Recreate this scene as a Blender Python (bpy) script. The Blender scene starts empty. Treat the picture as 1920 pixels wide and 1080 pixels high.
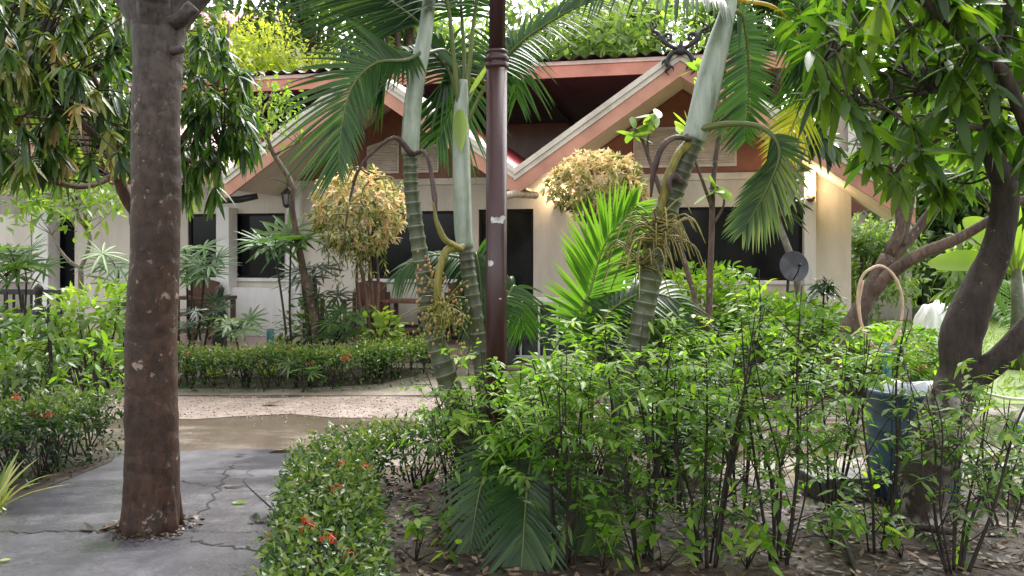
import bpy, math, random
import numpy as np
from mathutils import Vector, Matrix
R = math.radians
rng = np.random.RandomState(7)
random.seed(7)
scene = bpy.context.scene
COL = scene.collection

# ------------------------------------------------------------------ camera
F, EYE, HOR = 1600.0, 1.5, 475.0
def at(px, py, Y):
    """world point seen at (px,py) of the 1920x1080 photo when it stands Y metres away"""
    return np.array([(px - 960) / F * Y, Y, EYE + (HOR - py) / F * Y])
def gd(px, Y, z=0.0):
    return np.array([(px - 960) / F * Y, Y, z])
cam_d = bpy.data.cameras.new('camera'); cam = bpy.data.objects.new('camera', cam_d); COL.objects.link(cam)
cam.location = (0, 0, EYE); cam.rotation_euler = (R(90), 0, 0)
cam_d.sensor_width = 36; cam_d.lens = 36 * F / 1920; cam_d.shift_y = -(540 - HOR) / 1920
cam_d.clip_start = .05; cam_d.clip_end = 2000
scene.camera = cam

# ------------------------------------------------------------------ light
SUN_AZ, SUN_EL = R(22), R(52)
w = bpy.data.worlds.new('World'); scene.world = w; w.use_nodes = True
nt = w.node_tree; nt.nodes.clear()
sk = nt.nodes.new('ShaderNodeTexSky'); sk.sky_type = 'NISHITA'; sk.sun_disc = False
sk.sun_elevation = SUN_EL; sk.sun_rotation = SUN_AZ; sk.dust_density = 3; sk.air_density = 1.0
hs = nt.nodes.new('ShaderNodeHueSaturation'); hs.inputs['Saturation'].default_value = .10
bgn = nt.nodes.new('ShaderNodeBackground'); bgn.inputs['Strength'].default_value = .60
wo = nt.nodes.new('ShaderNodeOutputWorld')
nt.links.new(sk.outputs[0], hs.inputs['Color']); nt.links.new(hs.outputs[0], bgn.inputs['Color']); nt.links.new(bgn.outputs[0], wo.inputs[0])
sd = bpy.data.lights.new('sun', 'SUN'); sd.energy = 3.9; sd.angle = R(30); sd.color = (1, .96, .88)
so = bpy.data.objects.new('sun', sd); COL.objects.link(so)
sdir = Vector((math.sin(SUN_AZ) * math.cos(SUN_EL), math.cos(SUN_AZ) * math.cos(SUN_EL), math.sin(SUN_EL)))
so.rotation_euler = sdir.to_track_quat('Z', 'Y').to_euler()
scene.view_settings.view_transform = 'Standard'; scene.view_settings.look = 'None'; scene.view_settings.exposure = 0
scene.cycles.max_bounces = 8; scene.cycles.transmission_bounces = 4; scene.cycles.diffuse_bounces = 5
scene.cycles.use_denoising = True
scene.cycles.caustics_reflective = False; scene.cycles.caustics_refractive = False
scene.cycles.sample_clamp_indirect = 6

# ------------------------------------------------------------------ materials
class NT:
    def __init__(s, name):
        s.m = bpy.data.materials.new(name); s.m.use_nodes = True; s.t = s.m.node_tree; s.t.nodes.clear()
        s.out = s.n('ShaderNodeOutputMaterial')
    def n(s, t, **k):
        x = s.t.nodes.new(t)
        for a, b in k.items(): setattr(x, a, b)
        return x
    def l(s, a, b): s.t.links.new(a, b)
    def coord(s, kind='Object'):
        return s.n('ShaderNodeTexCoord').outputs[kind]
    def noise(s, vec, scale, detail=4, rough=.55, dist=0.):
        x = s.n('ShaderNodeTexNoise'); x.inputs['Scale'].default_value = scale; x.inputs['Detail'].default_value = detail
        x.inputs['Roughness'].default_value = rough; x.inputs['Distortion'].default_value = dist
        if vec is not None: s.l(vec, x.inputs['Vector'])
        return x.outputs['Fac']
    def ramp(s, fac, stops, interp='LINEAR'):
        x = s.n('ShaderNodeValToRGB'); cr = x.color_ramp; cr.interpolation = interp
        while len(cr.elements) < len(stops): cr.elements.new(.5)
        for e, (p, c) in zip(cr.elements, stops):
            e.position = p; e.color = (c, c, c, 1) if not hasattr(c, '__len__') else (*c, 1)
        s.l(fac, x.inputs['Fac']); return x.outputs['Color']
    def mix(s, fac, a, b, mode='MIX'):
        x = s.n('ShaderNodeMixRGB', blend_type=mode)
        for k, v in enumerate((fac, a, b)):
            inp = x.inputs[k]
            if isinstance(v, (int, float)): inp.default_value = v if k == 0 else (v, v, v, 1)
            elif isinstance(v, tuple): inp.default_value = (*v, 1)
            else: s.l(v, inp)
        return x.outputs[0]
    def scalevec(s, vec, sc):
        x = s.n('ShaderNodeMapping'); x.inputs['Scale'].default_value = sc; s.l(vec, x.inputs['Vector']); return x.outputs[0]
    def bump(s, h, strength=.3, dist=.02):
        x = s.n('ShaderNodeBump'); x.inputs['Strength'].default_value = strength; x.inputs['Distance'].default_value = dist
        s.l(h, x.inputs['Height']); return x.outputs['Normal']
    def bsdf(s, col, rough=.6, normal=None, spec=.5, metal=0., trans=None):
        p = s.n('ShaderNodeBsdfPrincipled')
        if isinstance(col, tuple): p.inputs['Base Color'].default_value = (*col, 1)
        else: s.l(col, p.inputs['Base Color'])
        if isinstance(rough, (int, float)): p.inputs['Roughness'].default_value = rough
        else: s.l(rough, p.inputs['Roughness'])
        p.inputs['Specular IOR Level'].default_value = spec; p.inputs['Metallic'].default_value = metal
        if normal is not None: s.l(normal, p.inputs['Normal'])
        return p
    def done(s, sh): s.l(sh.outputs[0], s.out.inputs[0]); return s.m

def leafmat(name, cols, rough=.32, trans=.38, spec=.5, tcol=(1.5, 1.7, .55), vscale=3.0):
    a = NT(name)
    t = a.n('ShaderNodeAttribute', attribute_name='tint').outputs['Fac']
    nz = a.noise(a.coord(), vscale, 2)
    m = a.n('ShaderNodeMath', operation='MULTIPLY_ADD'); a.l(nz, m.inputs[0]); m.inputs[1].default_value = .5; m.inputs[2].default_value = -.25
    m2 = a.n('ShaderNodeMath', operation='ADD'); a.l(t, m2.inputs[0]); a.l(m.outputs[0], m2.inputs[1])
    c = a.ramp(m2.outputs[0], [(i / (len(cols) - 1) * .9 + .05, x) for i, x in enumerate(cols)])
    p = a.bsdf(c, rough, None, spec)
    tr = a.n('ShaderNodeBsdfTranslucent'); a.l(a.mix(1., c, tcol, 'MULTIPLY'), tr.inputs['Color'])
    mx = a.n('ShaderNodeMixShader'); mx.inputs[0].default_value = trans
    a.l(p.outputs[0], mx.inputs[1]); a.l(tr.outputs[0], mx.inputs[2])
    return a.done(mx)
def barkmat(name, dark, light, spots=None, scale=6, stretch=.35, bump=.6, rough=.75, lichen=.62):
    a = NT(name); co = a.scalevec(a.coord(), (1, 1, stretch))
    n1 = a.noise(co, scale, 7, .65); n2 = a.noise(co, scale * 4.5, 5, .7)
    c = a.ramp(n1, [(.3, dark), (.7, light)])
    c = a.mix(a.ramp(n2, [(.35, .55), (.6, 1.)]), (0, 0, 0), c)
    if spots:
        n3 = a.noise(a.coord(), scale * 3.2, 3, .6); n4 = a.noise(a.coord(), scale * .6, 2)
        mm = a.mix(1., a.ramp(n3, [(lichen, 0.), (lichen + .06, 1.)]), a.ramp(n4, [(.42, 0.), (.62, 1.)]), 'MULTIPLY')
        c = a.mix(mm, c, spots)
    h = a.mix(.5, n1, n2)
    return a.done(a.bsdf(c, rough, a.bump(h, bump, .03), .35))
def plain(name, col, rough=.5, var=.12, scale=8, bump=.1, spec=.5, metal=0., dirt=None):
    a = NT(name); co = a.coord()
    n = a.noise(co, scale, 5)
    lo = tuple(c * (1 - var * 2) for c in col); hi = tuple(min(1, c * (1 + var)) for c in col)
    c = a.ramp(n, [(.3, lo), (.65, hi)])
    if dirt: c = a.mix(a.ramp(a.noise(co, scale * .35, 6, .7), [(.5, 0.), (.75, .8)]), c, dirt)
    return a.done(a.bsdf(c, rough, a.bump(a.noise(co, scale * 6, 4), bump, .01), spec, metal))
M = {}
def wallmat(name, col, dirtcol):
    a = NT(name); co = a.coord()
    n = a.noise(a.scalevec(co, (1, 1, .25)), 2.2, 7, .7)
    c = a.mix(a.ramp(n, [(.42, 0.), (.75, .7)]), col, dirtcol)
    c = a.mix(a.ramp(a.noise(a.scalevec(co, (1, 1, .06)), 9, 5, .6), [(.55, 0.), (.75, .18)]), c, (.2, .17, .14))
    c = a.mix(a.ramp(a.noise(co, 1.1, 3), [(.3, 0.), (.7, .25)]), c, tuple(x * .8 for x in col))
    s = a.n('ShaderNodeSeparateXYZ'); a.l(co, s.inputs[0])
    mr = a.n('ShaderNodeMapRange'); a.l(s.outputs['Z'], mr.inputs[0]); mr.inputs[1].default_value = .1; mr.inputs[2].default_value = .6
    mr.inputs[3].default_value = .5; mr.inputs[4].default_value = 0
    c = a.mix(a.mix(1., mr.outputs[0], n, 'MULTIPLY'), c, (.16, .13, .10))
    return a.done(a.bsdf(c, .8, a.bump(a.noise(co, 60, 4), .25, .006), .3))
M['wall'] = wallmat('stucco', (.62, .57, .51), (.36, .32, .27))
M['white'] = wallmat('white_paint', (.72, .71, .71), (.5, .48, .45))
M['soffit'] = wallmat('soffit_paint', (.68, .60, .50), (.48, .41, .33))
M['rearwall'] = wallmat('rear_stucco', (.45, .40, .36), (.28, .25, .22))
M['salmon'] = plain('salmon_fascia', (.56, .27, .19), .55, .10, 3, .15, dirt=(.30, .13, .09))
M['cream_trim'] = plain('cream_trim', (.66, .60, .53), .55, .10, 3, .15, dirt=(.28, .24, .2))
M['brown_gable'] = plain('brown_gable', (.24, .092, .06), .6, .12, 4, .15)
M['louver'] = plain('louver_paint', (.66, .59, .53), .5, .08, 6, .1)
M['dark_skirt'] = plain('dark_plinth', (.022, .024, .03), .4, .2, 5)
M['gutter_dark'] = plain('dark_gutter', (.02, .02, .02), .5, .2, 5)
M['gutter_cream'] = plain('cream_pipe', (.45, .38, .3), .5, .2, 9, dirt=(.1, .08, .06))
a = NT('red_roof'); co = a.coord()
c = a.ramp(a.noise(co, 3, 5), [(.3, (.22, .035, .04)), (.7, (.36, .07, .075))])
M['roof'] = a.done(a.bsdf(c, .35, None, .5))
a = NT('rear_roof'); co = a.coord()
c = a.ramp(a.noise(co, 2, 5), [(.3, (.075, .072, .078)), (.7, (.13, .125, .13))])
M['rear_roof'] = a.done(a.bsdf(c, .6))
a = NT('window_glass'); co = a.coord()
c = a.ramp(a.noise(co, 1.5, 3), [(.3, (.003, .004, .006)), (.7, (.009, .01, .012))])
M['glass'] = a.done(a.bsdf(c, .12, None, .25))
M['frame_dark'] = plain('window_frame', (.009, .008, .008), .6, spec=.2)
a = NT('porch_tile'); co = a.coord()
br = a.n('ShaderNodeTexBrick'); a.l(co, br.inputs['Vector']); br.inputs['Scale'].default_value = 3.3; br.offset = 0
br.inputs['Brick Width'].default_value = 1; br.inputs['Row Height'].default_value = 1; br.inputs['Mortar Size'].default_value = .025
br.inputs['Color1'].default_value = (.34, .22, .19, 1); br.inputs['Color2'].default_value = (.40, .27, .23, 1); br.inputs['Mortar'].default_value = (.2, .16, .14, 1)
c = a.mix(a.ramp(a.noise(co, 12, 5), [(.35, 0.), (.7, .5)]), br.outputs['Color'], (.26, .17, .15))
M['tile'] = a.done(a.bsdf(c, .3))
# --- grounds
def groundmat(name, c1, c2, c3, rlo, rhi, scale=1.2, bump=.3, grit=60, patch=None):
    a = NT(name); co = a.coord()
    n1 = a.noise(co, scale, 6, .6, .4); n2 = a.noise(co, grit, 4, .7); n3 = a.noise(co, scale * 5, 5, .65)
    c = a.ramp(n1, [(.3, c1), (.5, c2), (.72, c3)])
    c = a.mix(a.ramp(n3, [(.35, .5), (.65, 0.)]), c, tuple(x * .6 for x in c1))
    c = a.mix(a.ramp(n2, [(.3, .55), (.55, 0.)]), c, tuple(x * .35 for x in c1))
    c = a.mix(a.ramp(n2, [(.62, 0.), (.75, .5)]), c, tuple(min(1, x * 1.7) for x in c3))
    r = a.ramp(a.noise(co, scale * .8, 4, .6, .5), [(.38, rlo), (.6, rhi)])
    if patch:
        wt = a.ramp(a.noise(a.scalevec(co, (.5, 1.4, 1)), patch[0], 5, .55, .3), [(patch[1], 0.), (patch[1] + .10, 1.)])
        c = a.mix(a.mix(1., wt, .55, 'MULTIPLY'), c, patch[2]); r = a.mix(wt, r, .05)
    h = a.mix(.4, n2, n3)
    return a.done(a.bsdf(c, r, a.bump(h, bump, .01), .5))
M['path'] = groundmat('wet_concrete', (.065, .062, .075), (.115, .11, .125), (.19, .182, .195), .16, .5, 1.3, .25, 55, patch=(.8, .50, (.05, .05, .06)))
M['road'] = groundmat('wet_road', (.14, .108, .088), (.235, .185, .156), (.34, .28, .24), .22, .6, .9, .2, 45, patch=(.9, .43, (.075, .055, .04)))
M['apron'] = groundmat('apron_concrete', (.16, .135, .10), (.27, .235, .185), (.37, .33, .27), .3, .7, 1.4, .3, 50)
M['gravel'] = groundmat('pink_gravel', (.17, .125, .10), (.28, .215, .18), (.39, .315, .27), .5, .85, 2.5, .9, 38)
M['soil'] = groundmat('leaf_soil', (.022, .013, .009), (.05, .032, .021), (.11, .072, .05), .6, .9, 2.2, 1., 26)
M['lawn'] = groundmat('lawn_green', (.10, .16, .035), (.19, .27, .06), (.32, .36, .11), .7, .9, .7, .8, 30)
M['ground'] = groundmat('rough_ground', (.05, .06, .025), (.09, .10, .04), (.13, .13, .06), .7, .9, .4, .6, 20)
M['block'] = groundmat('old_concrete', (.05, .05, .048), (.10, .10, .095), (.15, .15, .14), .5, .8, 4, .4, 50)
M['crack'] = plain('crack_dirt', (.012, .011, .010), .9)
# --- vegetation
a = NT('bark_main'); co = a.coord(); st = a.scalevec(co, (1, 1, .45))
n1 = a.noise(st, 5, 8, .65); n2 = a.noise(st, 24, 6, .7); n3 = a.noise(co, 2.2, 4)
s_ = a.n('ShaderNodeSeparateXYZ'); a.l(co, s_.inputs[0]); mr = a.n('ShaderNodeMapRange'); a.l(s_.outputs['Z'], mr.inputs[0]); mr.inputs[1].default_value = 1.5; mr.inputs[2].default_value = 2.9
lo = a.ramp(n1, [(.3, (.028, .012, .007)), (.7, (.085, .042, .026))]); hi = a.ramp(n1, [(.3, (.045, .036, .033)), (.7, (.11, .09, .08))])
c = a.mix(mr.outputs[0], lo, hi)
c = a.mix(a.ramp(n2, [(.36, .75), (.56, 0.)]), c, (.012, .008, .006))
c = a.mix(a.ramp(n3, [(.52, 0.), (.66, .65)]), c, (.02, .014, .01))
wv = a.n('ShaderNodeTexWave', wave_type='BANDS', bands_direction='Z'); a.l(co, wv.inputs['Vector']); wv.inputs['Scale'].default_value = 2.1; wv.inputs['Distortion'].default_value = 9; wv.inputs['Detail'].default_value = 5; wv.inputs['Detail Scale'].default_value = 2
c = a.mix(a.ramp(wv.outputs['Fac'], [(.0, .35), (.08, 0.)]), c, (.012, .008, .006))
sp = a.mix(1., a.ramp(a.noise(co, 17, 4, .65), [(.60, 0.), (.66, 1.)]), a.ramp(a.noise(co, 2.6, 3), [(.46, 0.), (.6, .85)]), 'MULTIPLY')
c = a.mix(sp, c, (.34, .27, .21))
M['bark_main'] = a.done(a.bsdf(c, .62, a.bump(a.mix(.18, a.mix(.6, n1, n2), wv.outputs['Fac']), .85, .025), .35))
M['bark_mango'] = barkmat('bark_mango', (.022, .015, .011), (.085, .062, .05), (.30, .27, .24), 7, .4, .9, .75, .66)
M['bark_lichen'] = barkmat('bark_lichen', (.03, .022, .017), (.10, .075, .06), (.46, .42, .39), 7, .7, .8, .75, .46)
M['bark_brown'] = barkmat('bark_brown', (.05, .03, .022), (.19, .13, .10), (.34, .30, .25), 7, .4, .7, .75, .62)
M['bark_red'] = barkmat('bark_red', (.06, .028, .018), (.20, .11, .075), None, 12, .3, .5, .6)
M['bark_pale'] = barkmat('bark_pale', (.16, .13, .11), (.36, .32, .27), None, 12, .5, .4, .7)
M['stem_dark'] = barkmat('stem_dark', (.012, .009, .007), (.045, .032, .024), None, 14, .3, .4, .6)
a = NT('palm_trunk'); co = a.coord(); s = a.n('ShaderNodeAttribute', attribute_name='tint').outputs['Fac']
wv = a.n('ShaderNodeMath', operation='FRACT'); a.l(s, wv.inputs[0])
n = a.noise(co, 14, 5)
c = a.ramp(n, [(.3, (.03, .045, .016)), (.7, (.085, .105, .04))])
c = a.mix(a.ramp(wv.outputs[0], [(.0, 1.), (.07, .85), (.14, 0.)]), c, (.22, .22, .15))
c = a.mix(a.ramp(a.noise(co, 5, 4), [(.5, 0.), (.72, .6)]), c, (.12, .11, .085))
c = a.mix(a.ramp(a.noise(co, 2.6, 5, .65), [(.5, 0.), (.66, .7)]), c, (.035, .03, .02)); c = a.mix(a.ramp(a.noise(co, 20, 3), [(.64, 0.), (.7, .6)]), c, (.26, .27, .22))
M['palm_trunk'] = a.done(a.bsdf(c, .45, a.bump(n, .25, .01)))
a = NT('crownshaft'); co = a.coord(); n = a.noise(a.scalevec(co, (1, 1, .15)), 22, 5)
c = a.ramp(n, [(.3, (.24, .30, .23)), (.7, (.46, .50, .43))])
c = a.mix(a.ramp(a.noise(co, 5, 3), [(.5, 0.), (.75, .7)]), c, (.16, .22, .07))
c = a.mix(a.ramp(a.noise(a.scalevec(co, (1, 1, .3)), 11, 5, .7), [(.58, 0.), (.72, .55)]), c, (.10, .085, .055))
M['crownshaft'] = a.done(a.bsdf(c, .35))
M['sheath_dry'] = barkmat('sheath_dry', (.06, .035, .035), (.2, .13, .12), None, 18, .2, .5, .6)
M['stalk_yellow'] = barkmat('stalk_yellow', (.16, .15, .03), (.34, .28, .06), None, 12, .2, .2, .45)
G = lambda *c: list(c)
M['palm_leaf'] = leafmat('palm_leaf', G((.010, .032, .010), (.022, .062, .016), (.05, .11, .022), (.22, .24, .09)), .33, .36)
M['palm_bright'] = leafmat('palm_bright', G((.07, .15, .025), (.11, .22, .03), (.16, .28, .045), (.3, .34, .12)), .3, .5)
M['palm_yellow'] = leafmat('palm_yellow', G((.03, .08, .02), (.06, .13, .025), (.30, .27, .04), (.50, .36, .05)), .35, .4)
M['mango'] = leafmat('mango_leaf', G((.02, .05, .014), (.042, .09, .02), (.09, .16, .03), (.17, .22, .04)), .27, .46)
M['mango_r'] = leafmat('mango_leaf_near', G((.028, .065, .012), (.055, .115, .016), (.11, .19, .022), (.19, .26, .035)), .35, .55)
M['mango_new'] = leafmat('mango_new_leaf', G((.15, .19, .05), (.27, .29, .09), (.40, .34, .14), (.44, .27, .13)), .35, .45, tcol=(1.2, 1.15, .7))
M['bright'] = leafmat('bright_leaf', G((.08, .15, .025), (.14, .23, .04), (.22, .31, .06), (.34, .38, .09)), .35, .5)
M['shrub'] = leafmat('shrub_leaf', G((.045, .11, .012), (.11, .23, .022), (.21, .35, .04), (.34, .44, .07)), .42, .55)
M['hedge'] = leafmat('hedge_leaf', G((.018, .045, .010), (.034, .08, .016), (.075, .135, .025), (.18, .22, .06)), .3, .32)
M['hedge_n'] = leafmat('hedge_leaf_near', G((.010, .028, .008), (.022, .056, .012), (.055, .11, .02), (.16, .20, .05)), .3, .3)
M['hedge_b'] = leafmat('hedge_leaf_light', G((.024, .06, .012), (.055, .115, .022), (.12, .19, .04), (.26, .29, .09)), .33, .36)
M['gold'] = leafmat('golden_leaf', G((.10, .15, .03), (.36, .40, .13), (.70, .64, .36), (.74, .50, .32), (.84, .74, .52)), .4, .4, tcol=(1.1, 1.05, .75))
M['lady'] = leafmat('lady_palm_leaf', G((.03, .07, .025), (.06, .13, .04), (.13, .22, .06), (.2, .3, .09)), .45, .42)
M['lady_dk'] = leafmat('dark_lady_palm_leaf', G((.016, .035, .016), (.03, .06, .025), (.05, .09, .035), (.1, .14, .06)), .32, .3)
M['spider'] = leafmat('spider_leaf', G((.10, .17, .04), (.28, .32, .10), (.5, .48, .2), (.55, .5, .25)), .35, .35)
M['frangi'] = leafmat('frangipani_leaf', G((.14, .22, .05), (.22, .32, .07), (.30, .4, .10), (.38, .46, .14)), .35, .5)
M['grey_leaf'] = leafmat('grey_leaf', G((.03, .055, .035), (.06, .10, .06), (.11, .16, .10), (.17, .22, .14)), .26, .3)
M['far'] = leafmat('far_leaf', G((.09, .14, .05), (.17, .25, .085), (.28, .36, .13), (.38, .44, .18)), .5, .55, vscale=.6)  # far leaves: distance haze is put into the colour as a paler green
M['far_dk'] = leafmat('far_dark_leaf', G((.05, .09, .04), (.10, .16, .07), (.15, .22, .09), (.22, .28, .11)), .5, .5, vscale=.6)  # darker far kind, its colour also lightened to stand for haze
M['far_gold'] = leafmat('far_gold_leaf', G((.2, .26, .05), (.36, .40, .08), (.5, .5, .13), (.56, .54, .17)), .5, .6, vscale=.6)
M['grass'] = leafmat('grass_blade', G((.10, .16, .03), (.18, .27, .05), (.28, .34, .09), (.36, .36, .14)), .5, .5)
M['litter'] = leafmat('litter_leaf', G((.03, .017, .010), (.08, .045, .028), (.16, .10, .06), (.30, .22, .15)), .5, .1, tcol=(1, .9, .8))
M['brush'] = leafmat('brush_stalk', G((.10, .09, .025), (.2, .17, .045), (.3, .25, .07), (.36, .3, .1)), .5, .1, tcol=(1, 1, .8))
M['fruit'] = leafmat('palm_fruit', G((.11, .13, .02), (.19, .20, .035), (.28, .26, .05), (.42, .22, .10)), .4, .1, tcol=(1, 1, .8))
M['flower'] = leafmat('red_flower', G((.45, .02, .015), (.62, .04, .025), (.7, .07, .03), (.72, .12, .08)), .45, .25, tcol=(1.2, .8, .6))
# --- props
M['wood'] = barkmat('brown_wood', (.045, .016, .01), (.12, .045, .026), None, 5, .25, .12, .4)
M['wood_red'] = barkmat('red_wood', (.08, .028, .015), (.2, .08, .045), None, 5, .25, .12, .4)
M['carved'] = barkmat('dark_carved_wood', (.015, .014, .015), (.05, .048, .052), None, 10, .5, .5, .5)
M['iron'] = plain('black_iron', (.012, .011, .013), .45, .2, 20, .2)
a = NT('pole_paint'); co = a.coord()
c = a.ramp(a.noise(a.scalevec(co, (1, 1, .3)), 9, 5), [(.3, (.028, .010, .011)), (.7, (.058, .020, .021))])
c = a.mix(a.ramp(a.noise(co, 26, 4, .7), [(.63, 0.), (.7, .8)]), c, (.09, .03, .018))
M['pole'] = a.done(a.bsdf(c, .33, a.bump(a.noise(co, 40, 4), .15, .005)))
M['peel'] = plain('peeled_primer', (.5, .48, .48), .7, .25, 30)
M['dish'] = plain('dish_paint', (.055, .055, .072), .5, .25, 10, .2, dirt=(.16, .15, .16))
M['blue_drum'] = plain('blue_plastic', (.045, .085, .16), .5, .25, 4, .15, dirt=(.17, .175, .18))
M['bag'] = plain('plastic_bag', (.55, .57, .62), .3, .2, 10, .4)
M['cloth_white'] = plain('white_sheet', (.86, .86, .88), .8, .04, 4, .2)
M['hose'] = plain('beige_hose', (.55, .40, .27), .5, .15, 12)
M['teal'] = plain('teal_paint', (.04, .15, .17), .45, .2, 8, dirt=(.12, .15, .14))
M['clay'] = plain('clay_pot', (.30, .11, .06), .7, .2, 10)
M['pvc'] = plain('white_pvc', (.7, .7, .68), .4, .08, 10)
M['bag_blue'] = plain('blue_striped_bag', (.05, .09, .2), .5, .4, 30)
a = NT('lamp_glow'); e = a.n('ShaderNodeEmission'); e.inputs[0].default_value = (1, .78, .45, 1); e.inputs[1].default_value = 14
M['glow'] = a.done(e)
M['brass'] = plain('brown_brass', (.2, .09, .04), .4, .2, 20, metal=.3)
M['lantern_glass'] = plain('lantern_glass', (.16, .15, .14), .15, .1, 10)
M['pink_roof'] = plain('far_pink_roof', (.5, .16, .2), .5, .1, 2)
M['brown_roof'] = plain('far_brown_roof', (.13, .07, .055), .6, .2, 2)

# ------------------------------------------------------------------ mesh builder
def nrm(v): return v / np.maximum(np.linalg.norm(v, axis=-1, keepdims=True), 1e-9)
def A(*v): return np.array(v, float)
def spline(pts, n):
    p = np.asarray(pts, float); m = len(p)
    if m == 2: return p[0] + (p[1] - p[0]) * np.linspace(0, 1, n)[:, None]
    e = np.vstack([2 * p[0] - p[1], p, 2 * p[-1] - p[-2]])
    out = []
    for u in np.linspace(0, m - 1, n):
        i = min(int(u), m - 2); t = u - i
        a, b, c, d = e[i:i + 4]
        out.append(.5 * (2 * b + (c - a) * t + (2 * a - 5 * b + 4 * c - d) * t * t + (3 * b - a - 3 * c + d) * t ** 3))
    return np.array(out)
def lin(r, n):
    r = np.asarray(r, float); return np.interp(np.linspace(0, 1, n), np.linspace(0, 1, len(r)), r)
class MB:
    def __init__(s): s.V = []; s.L = []; s.T = []; s.tint = []; s.n = 0
    def add(s, V, faces, tint=.5):
        V = np.asarray(V, float).reshape(-1, 3)
        if isinstance(faces, np.ndarray):
            s.L.append((faces + s.n).ravel()); s.T.append(np.full(len(faces), faces.shape[1]))
        else:
            for f in faces: s.L.append(np.array(f) + s.n); s.T.append(np.array([len(f)]))
        s.V.append(V); s.tint.append(np.broadcast_to(np.asarray(tint, float), (len(V),))); s.n += len(V)
        return s
    def box(s, x0, x1, y0, y1, z0, z1, tint=.5):
        V = [(x, y, z) for x in (x0, x1) for y in (y0, y1) for z in (z0, z1)]
        return s.add(V, [(0, 1, 3, 2), (4, 6, 7, 5), (0, 4, 5, 1), (2, 3, 7, 6), (0, 2, 6, 4), (1, 5, 7, 3)], tint)
    def prism(s, poly, y0, y1, tint=.5):
        """poly: (x,z) points, extruded along y"""
        n = len(poly); V = [(x, y0, z) for x, z in poly] + [(x, y1, z) for x, z in poly]
        fs = [tuple(range(n)), tuple(range(2 * n - 1, n - 1, -1))] + [(i, i + n, (i + 1) % n + n, (i + 1) % n) for i in range(n)]
        return s.add(V, fs, tint)
    def prismz(s, poly, z0, z1, tint=.5):
        n = len(poly); V = [(x, y, z0) for x, y in poly] + [(x, y, z1) for x, y in poly]
        fs = [tuple(range(n))[::-1], tuple(range(n, 2 * n))] + [(i, (i + 1) % n, (i + 1) % n + n, i + n) for i in range(n)]
        return s.add(V, fs, tint)
    def tube(s, pts, r, sides=8, rough=0., tint=.5, seed=0, cap=True, rings=None):
        p = np.asarray(pts, float); n = len(p); r = lin(r, n)
        t = nrm(np.gradient(p, axis=0))
        u = np.cross(t[0], (0, 0, 1.)); 
        if np.linalg.norm(u) < .1: u = np.cross(t[0], (0, 1., 0))
        u = u / np.linalg.norm(u); U = []
        for k in range(n):
            u = u - t[k] * np.dot(u, t[k]); u = u / np.linalg.norm(u); U.append(u)
        U = np.array(U); W = np.cross(t, U)
        an = np.arange(sides) / sides * 2 * math.pi
        rr = np.repeat(r[:, None], sides, 1)
        if rough:
            q = np.random.RandomState(seed + 11); ph = q.rand(6) * 6.28; kk = np.arange(n)[:, None]
            rr = rr * (1 + rough * (.5 * np.sin(an * 2 + ph[0] + kk * .35) + .35 * np.sin(an * 3 + ph[1] - kk * .55) + .4 * np.sin(kk * .9 + ph[2] + an) + .5 * (q.rand(n, sides) - .5)))
        V = p[:, None] + U[:, None] * (rr * np.cos(an))[..., None] + W[:, None] * (rr * np.sin(an))[..., None]
        i = np.arange(n - 1)[:, None] * sides; j = np.arange(sides)[None]; j2 = (j + 1) % sides
        Fq = np.stack([i + j, i + j2, i + sides + j2, i + sides + j], -1).reshape(-1, 4)
        tv = np.repeat(rings, sides) if rings is not None else tint
        s.add(V, Fq, tv)
        if cap:
            b = s.n - n * sides
            s.L.append(np.arange(sides)[::-1] + b); s.T.append(np.array([sides]))
            s.L.append(np.arange(sides) + b + (n - 1) * sides); s.T.append(np.array([sides]))
        return s
    def lathe(s, prof, c=(0, 0, 0), sides=20, tint=.5):
        prof = np.asarray(prof, float); n = len(prof); an = np.arange(sides) / sides * 2 * math.pi
        V = np.stack([prof[:, :1] * np.cos(an) + c[0], prof[:, :1] * np.sin(an) + c[1], np.repeat(prof[:, 1:], sides, 1) + c[2]], -1)
        i = np.arange(n - 1)[:, None] * sides; j = np.arange(sides)[None]; j2 = (j + 1) % sides
        return s.add(V, np.stack([i + j, i + j2, i + sides + j2, i + sides + j], -1).reshape(-1, 4), tint)
    def ellipsoid(s, c, r, seg=12, rings=8, lump=0., seed=0, tint=.5):
        q = np.random.RandomState(seed); th = np.linspace(.02, math.pi - .02, rings + 1); an = np.arange(seg) / seg * 2 * math.pi
        ph = q.rand(4) * 6
        T, AN = np.meshgrid(th, an, indexing='ij')
        k = 1 + lump * (np.sin(3 * AN + ph[0] + 2 * T) + np.sin(2 * AN - 3 * T + ph[1])) * .5
        V = np.stack([c[0] + r[0] * k * np.sin(T) * np.cos(AN), c[1] + r[1] * k * np.sin(T) * np.sin(AN), c[2] + r[2] * k * np.cos(T)], -1)
        i = np.arange(rings)[:, None] * seg; j = np.arange(seg)[None]; j2 = (j + 1) % seg
        return s.add(V, np.stack([i + j, i + seg + j, i + seg + j2, i + j2], -1).reshape(-1, 4), tint)
    def leaves(s, base, d, nh, L, W, droop=.2, segs=3, fold=.25, shape='lance', tint=None, curl=0., q=rng):
        base = np.asarray(base, float); N = len(base)
        if N == 0: return s
        d = nrm(np.asarray(d, float)); nh = np.broadcast_to(np.asarray(nh, float), (N, 3))
        L = np.broadcast_to(np.asarray(L, float), (N,)); W = np.broadcast_to(np.asarray(W, float), (N,)); droop = np.broadcast_to(np.asarray(droop, float), (N,))
        side = np.cross(d, nh); bad = np.linalg.norm(side, axis=1) < .05
        side[bad] = np.cross(d[bad], (0.31, .9, .2)); side = nrm(side); nn = np.cross(side, d)
        t = np.linspace(0, 1, segs + 1)
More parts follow.
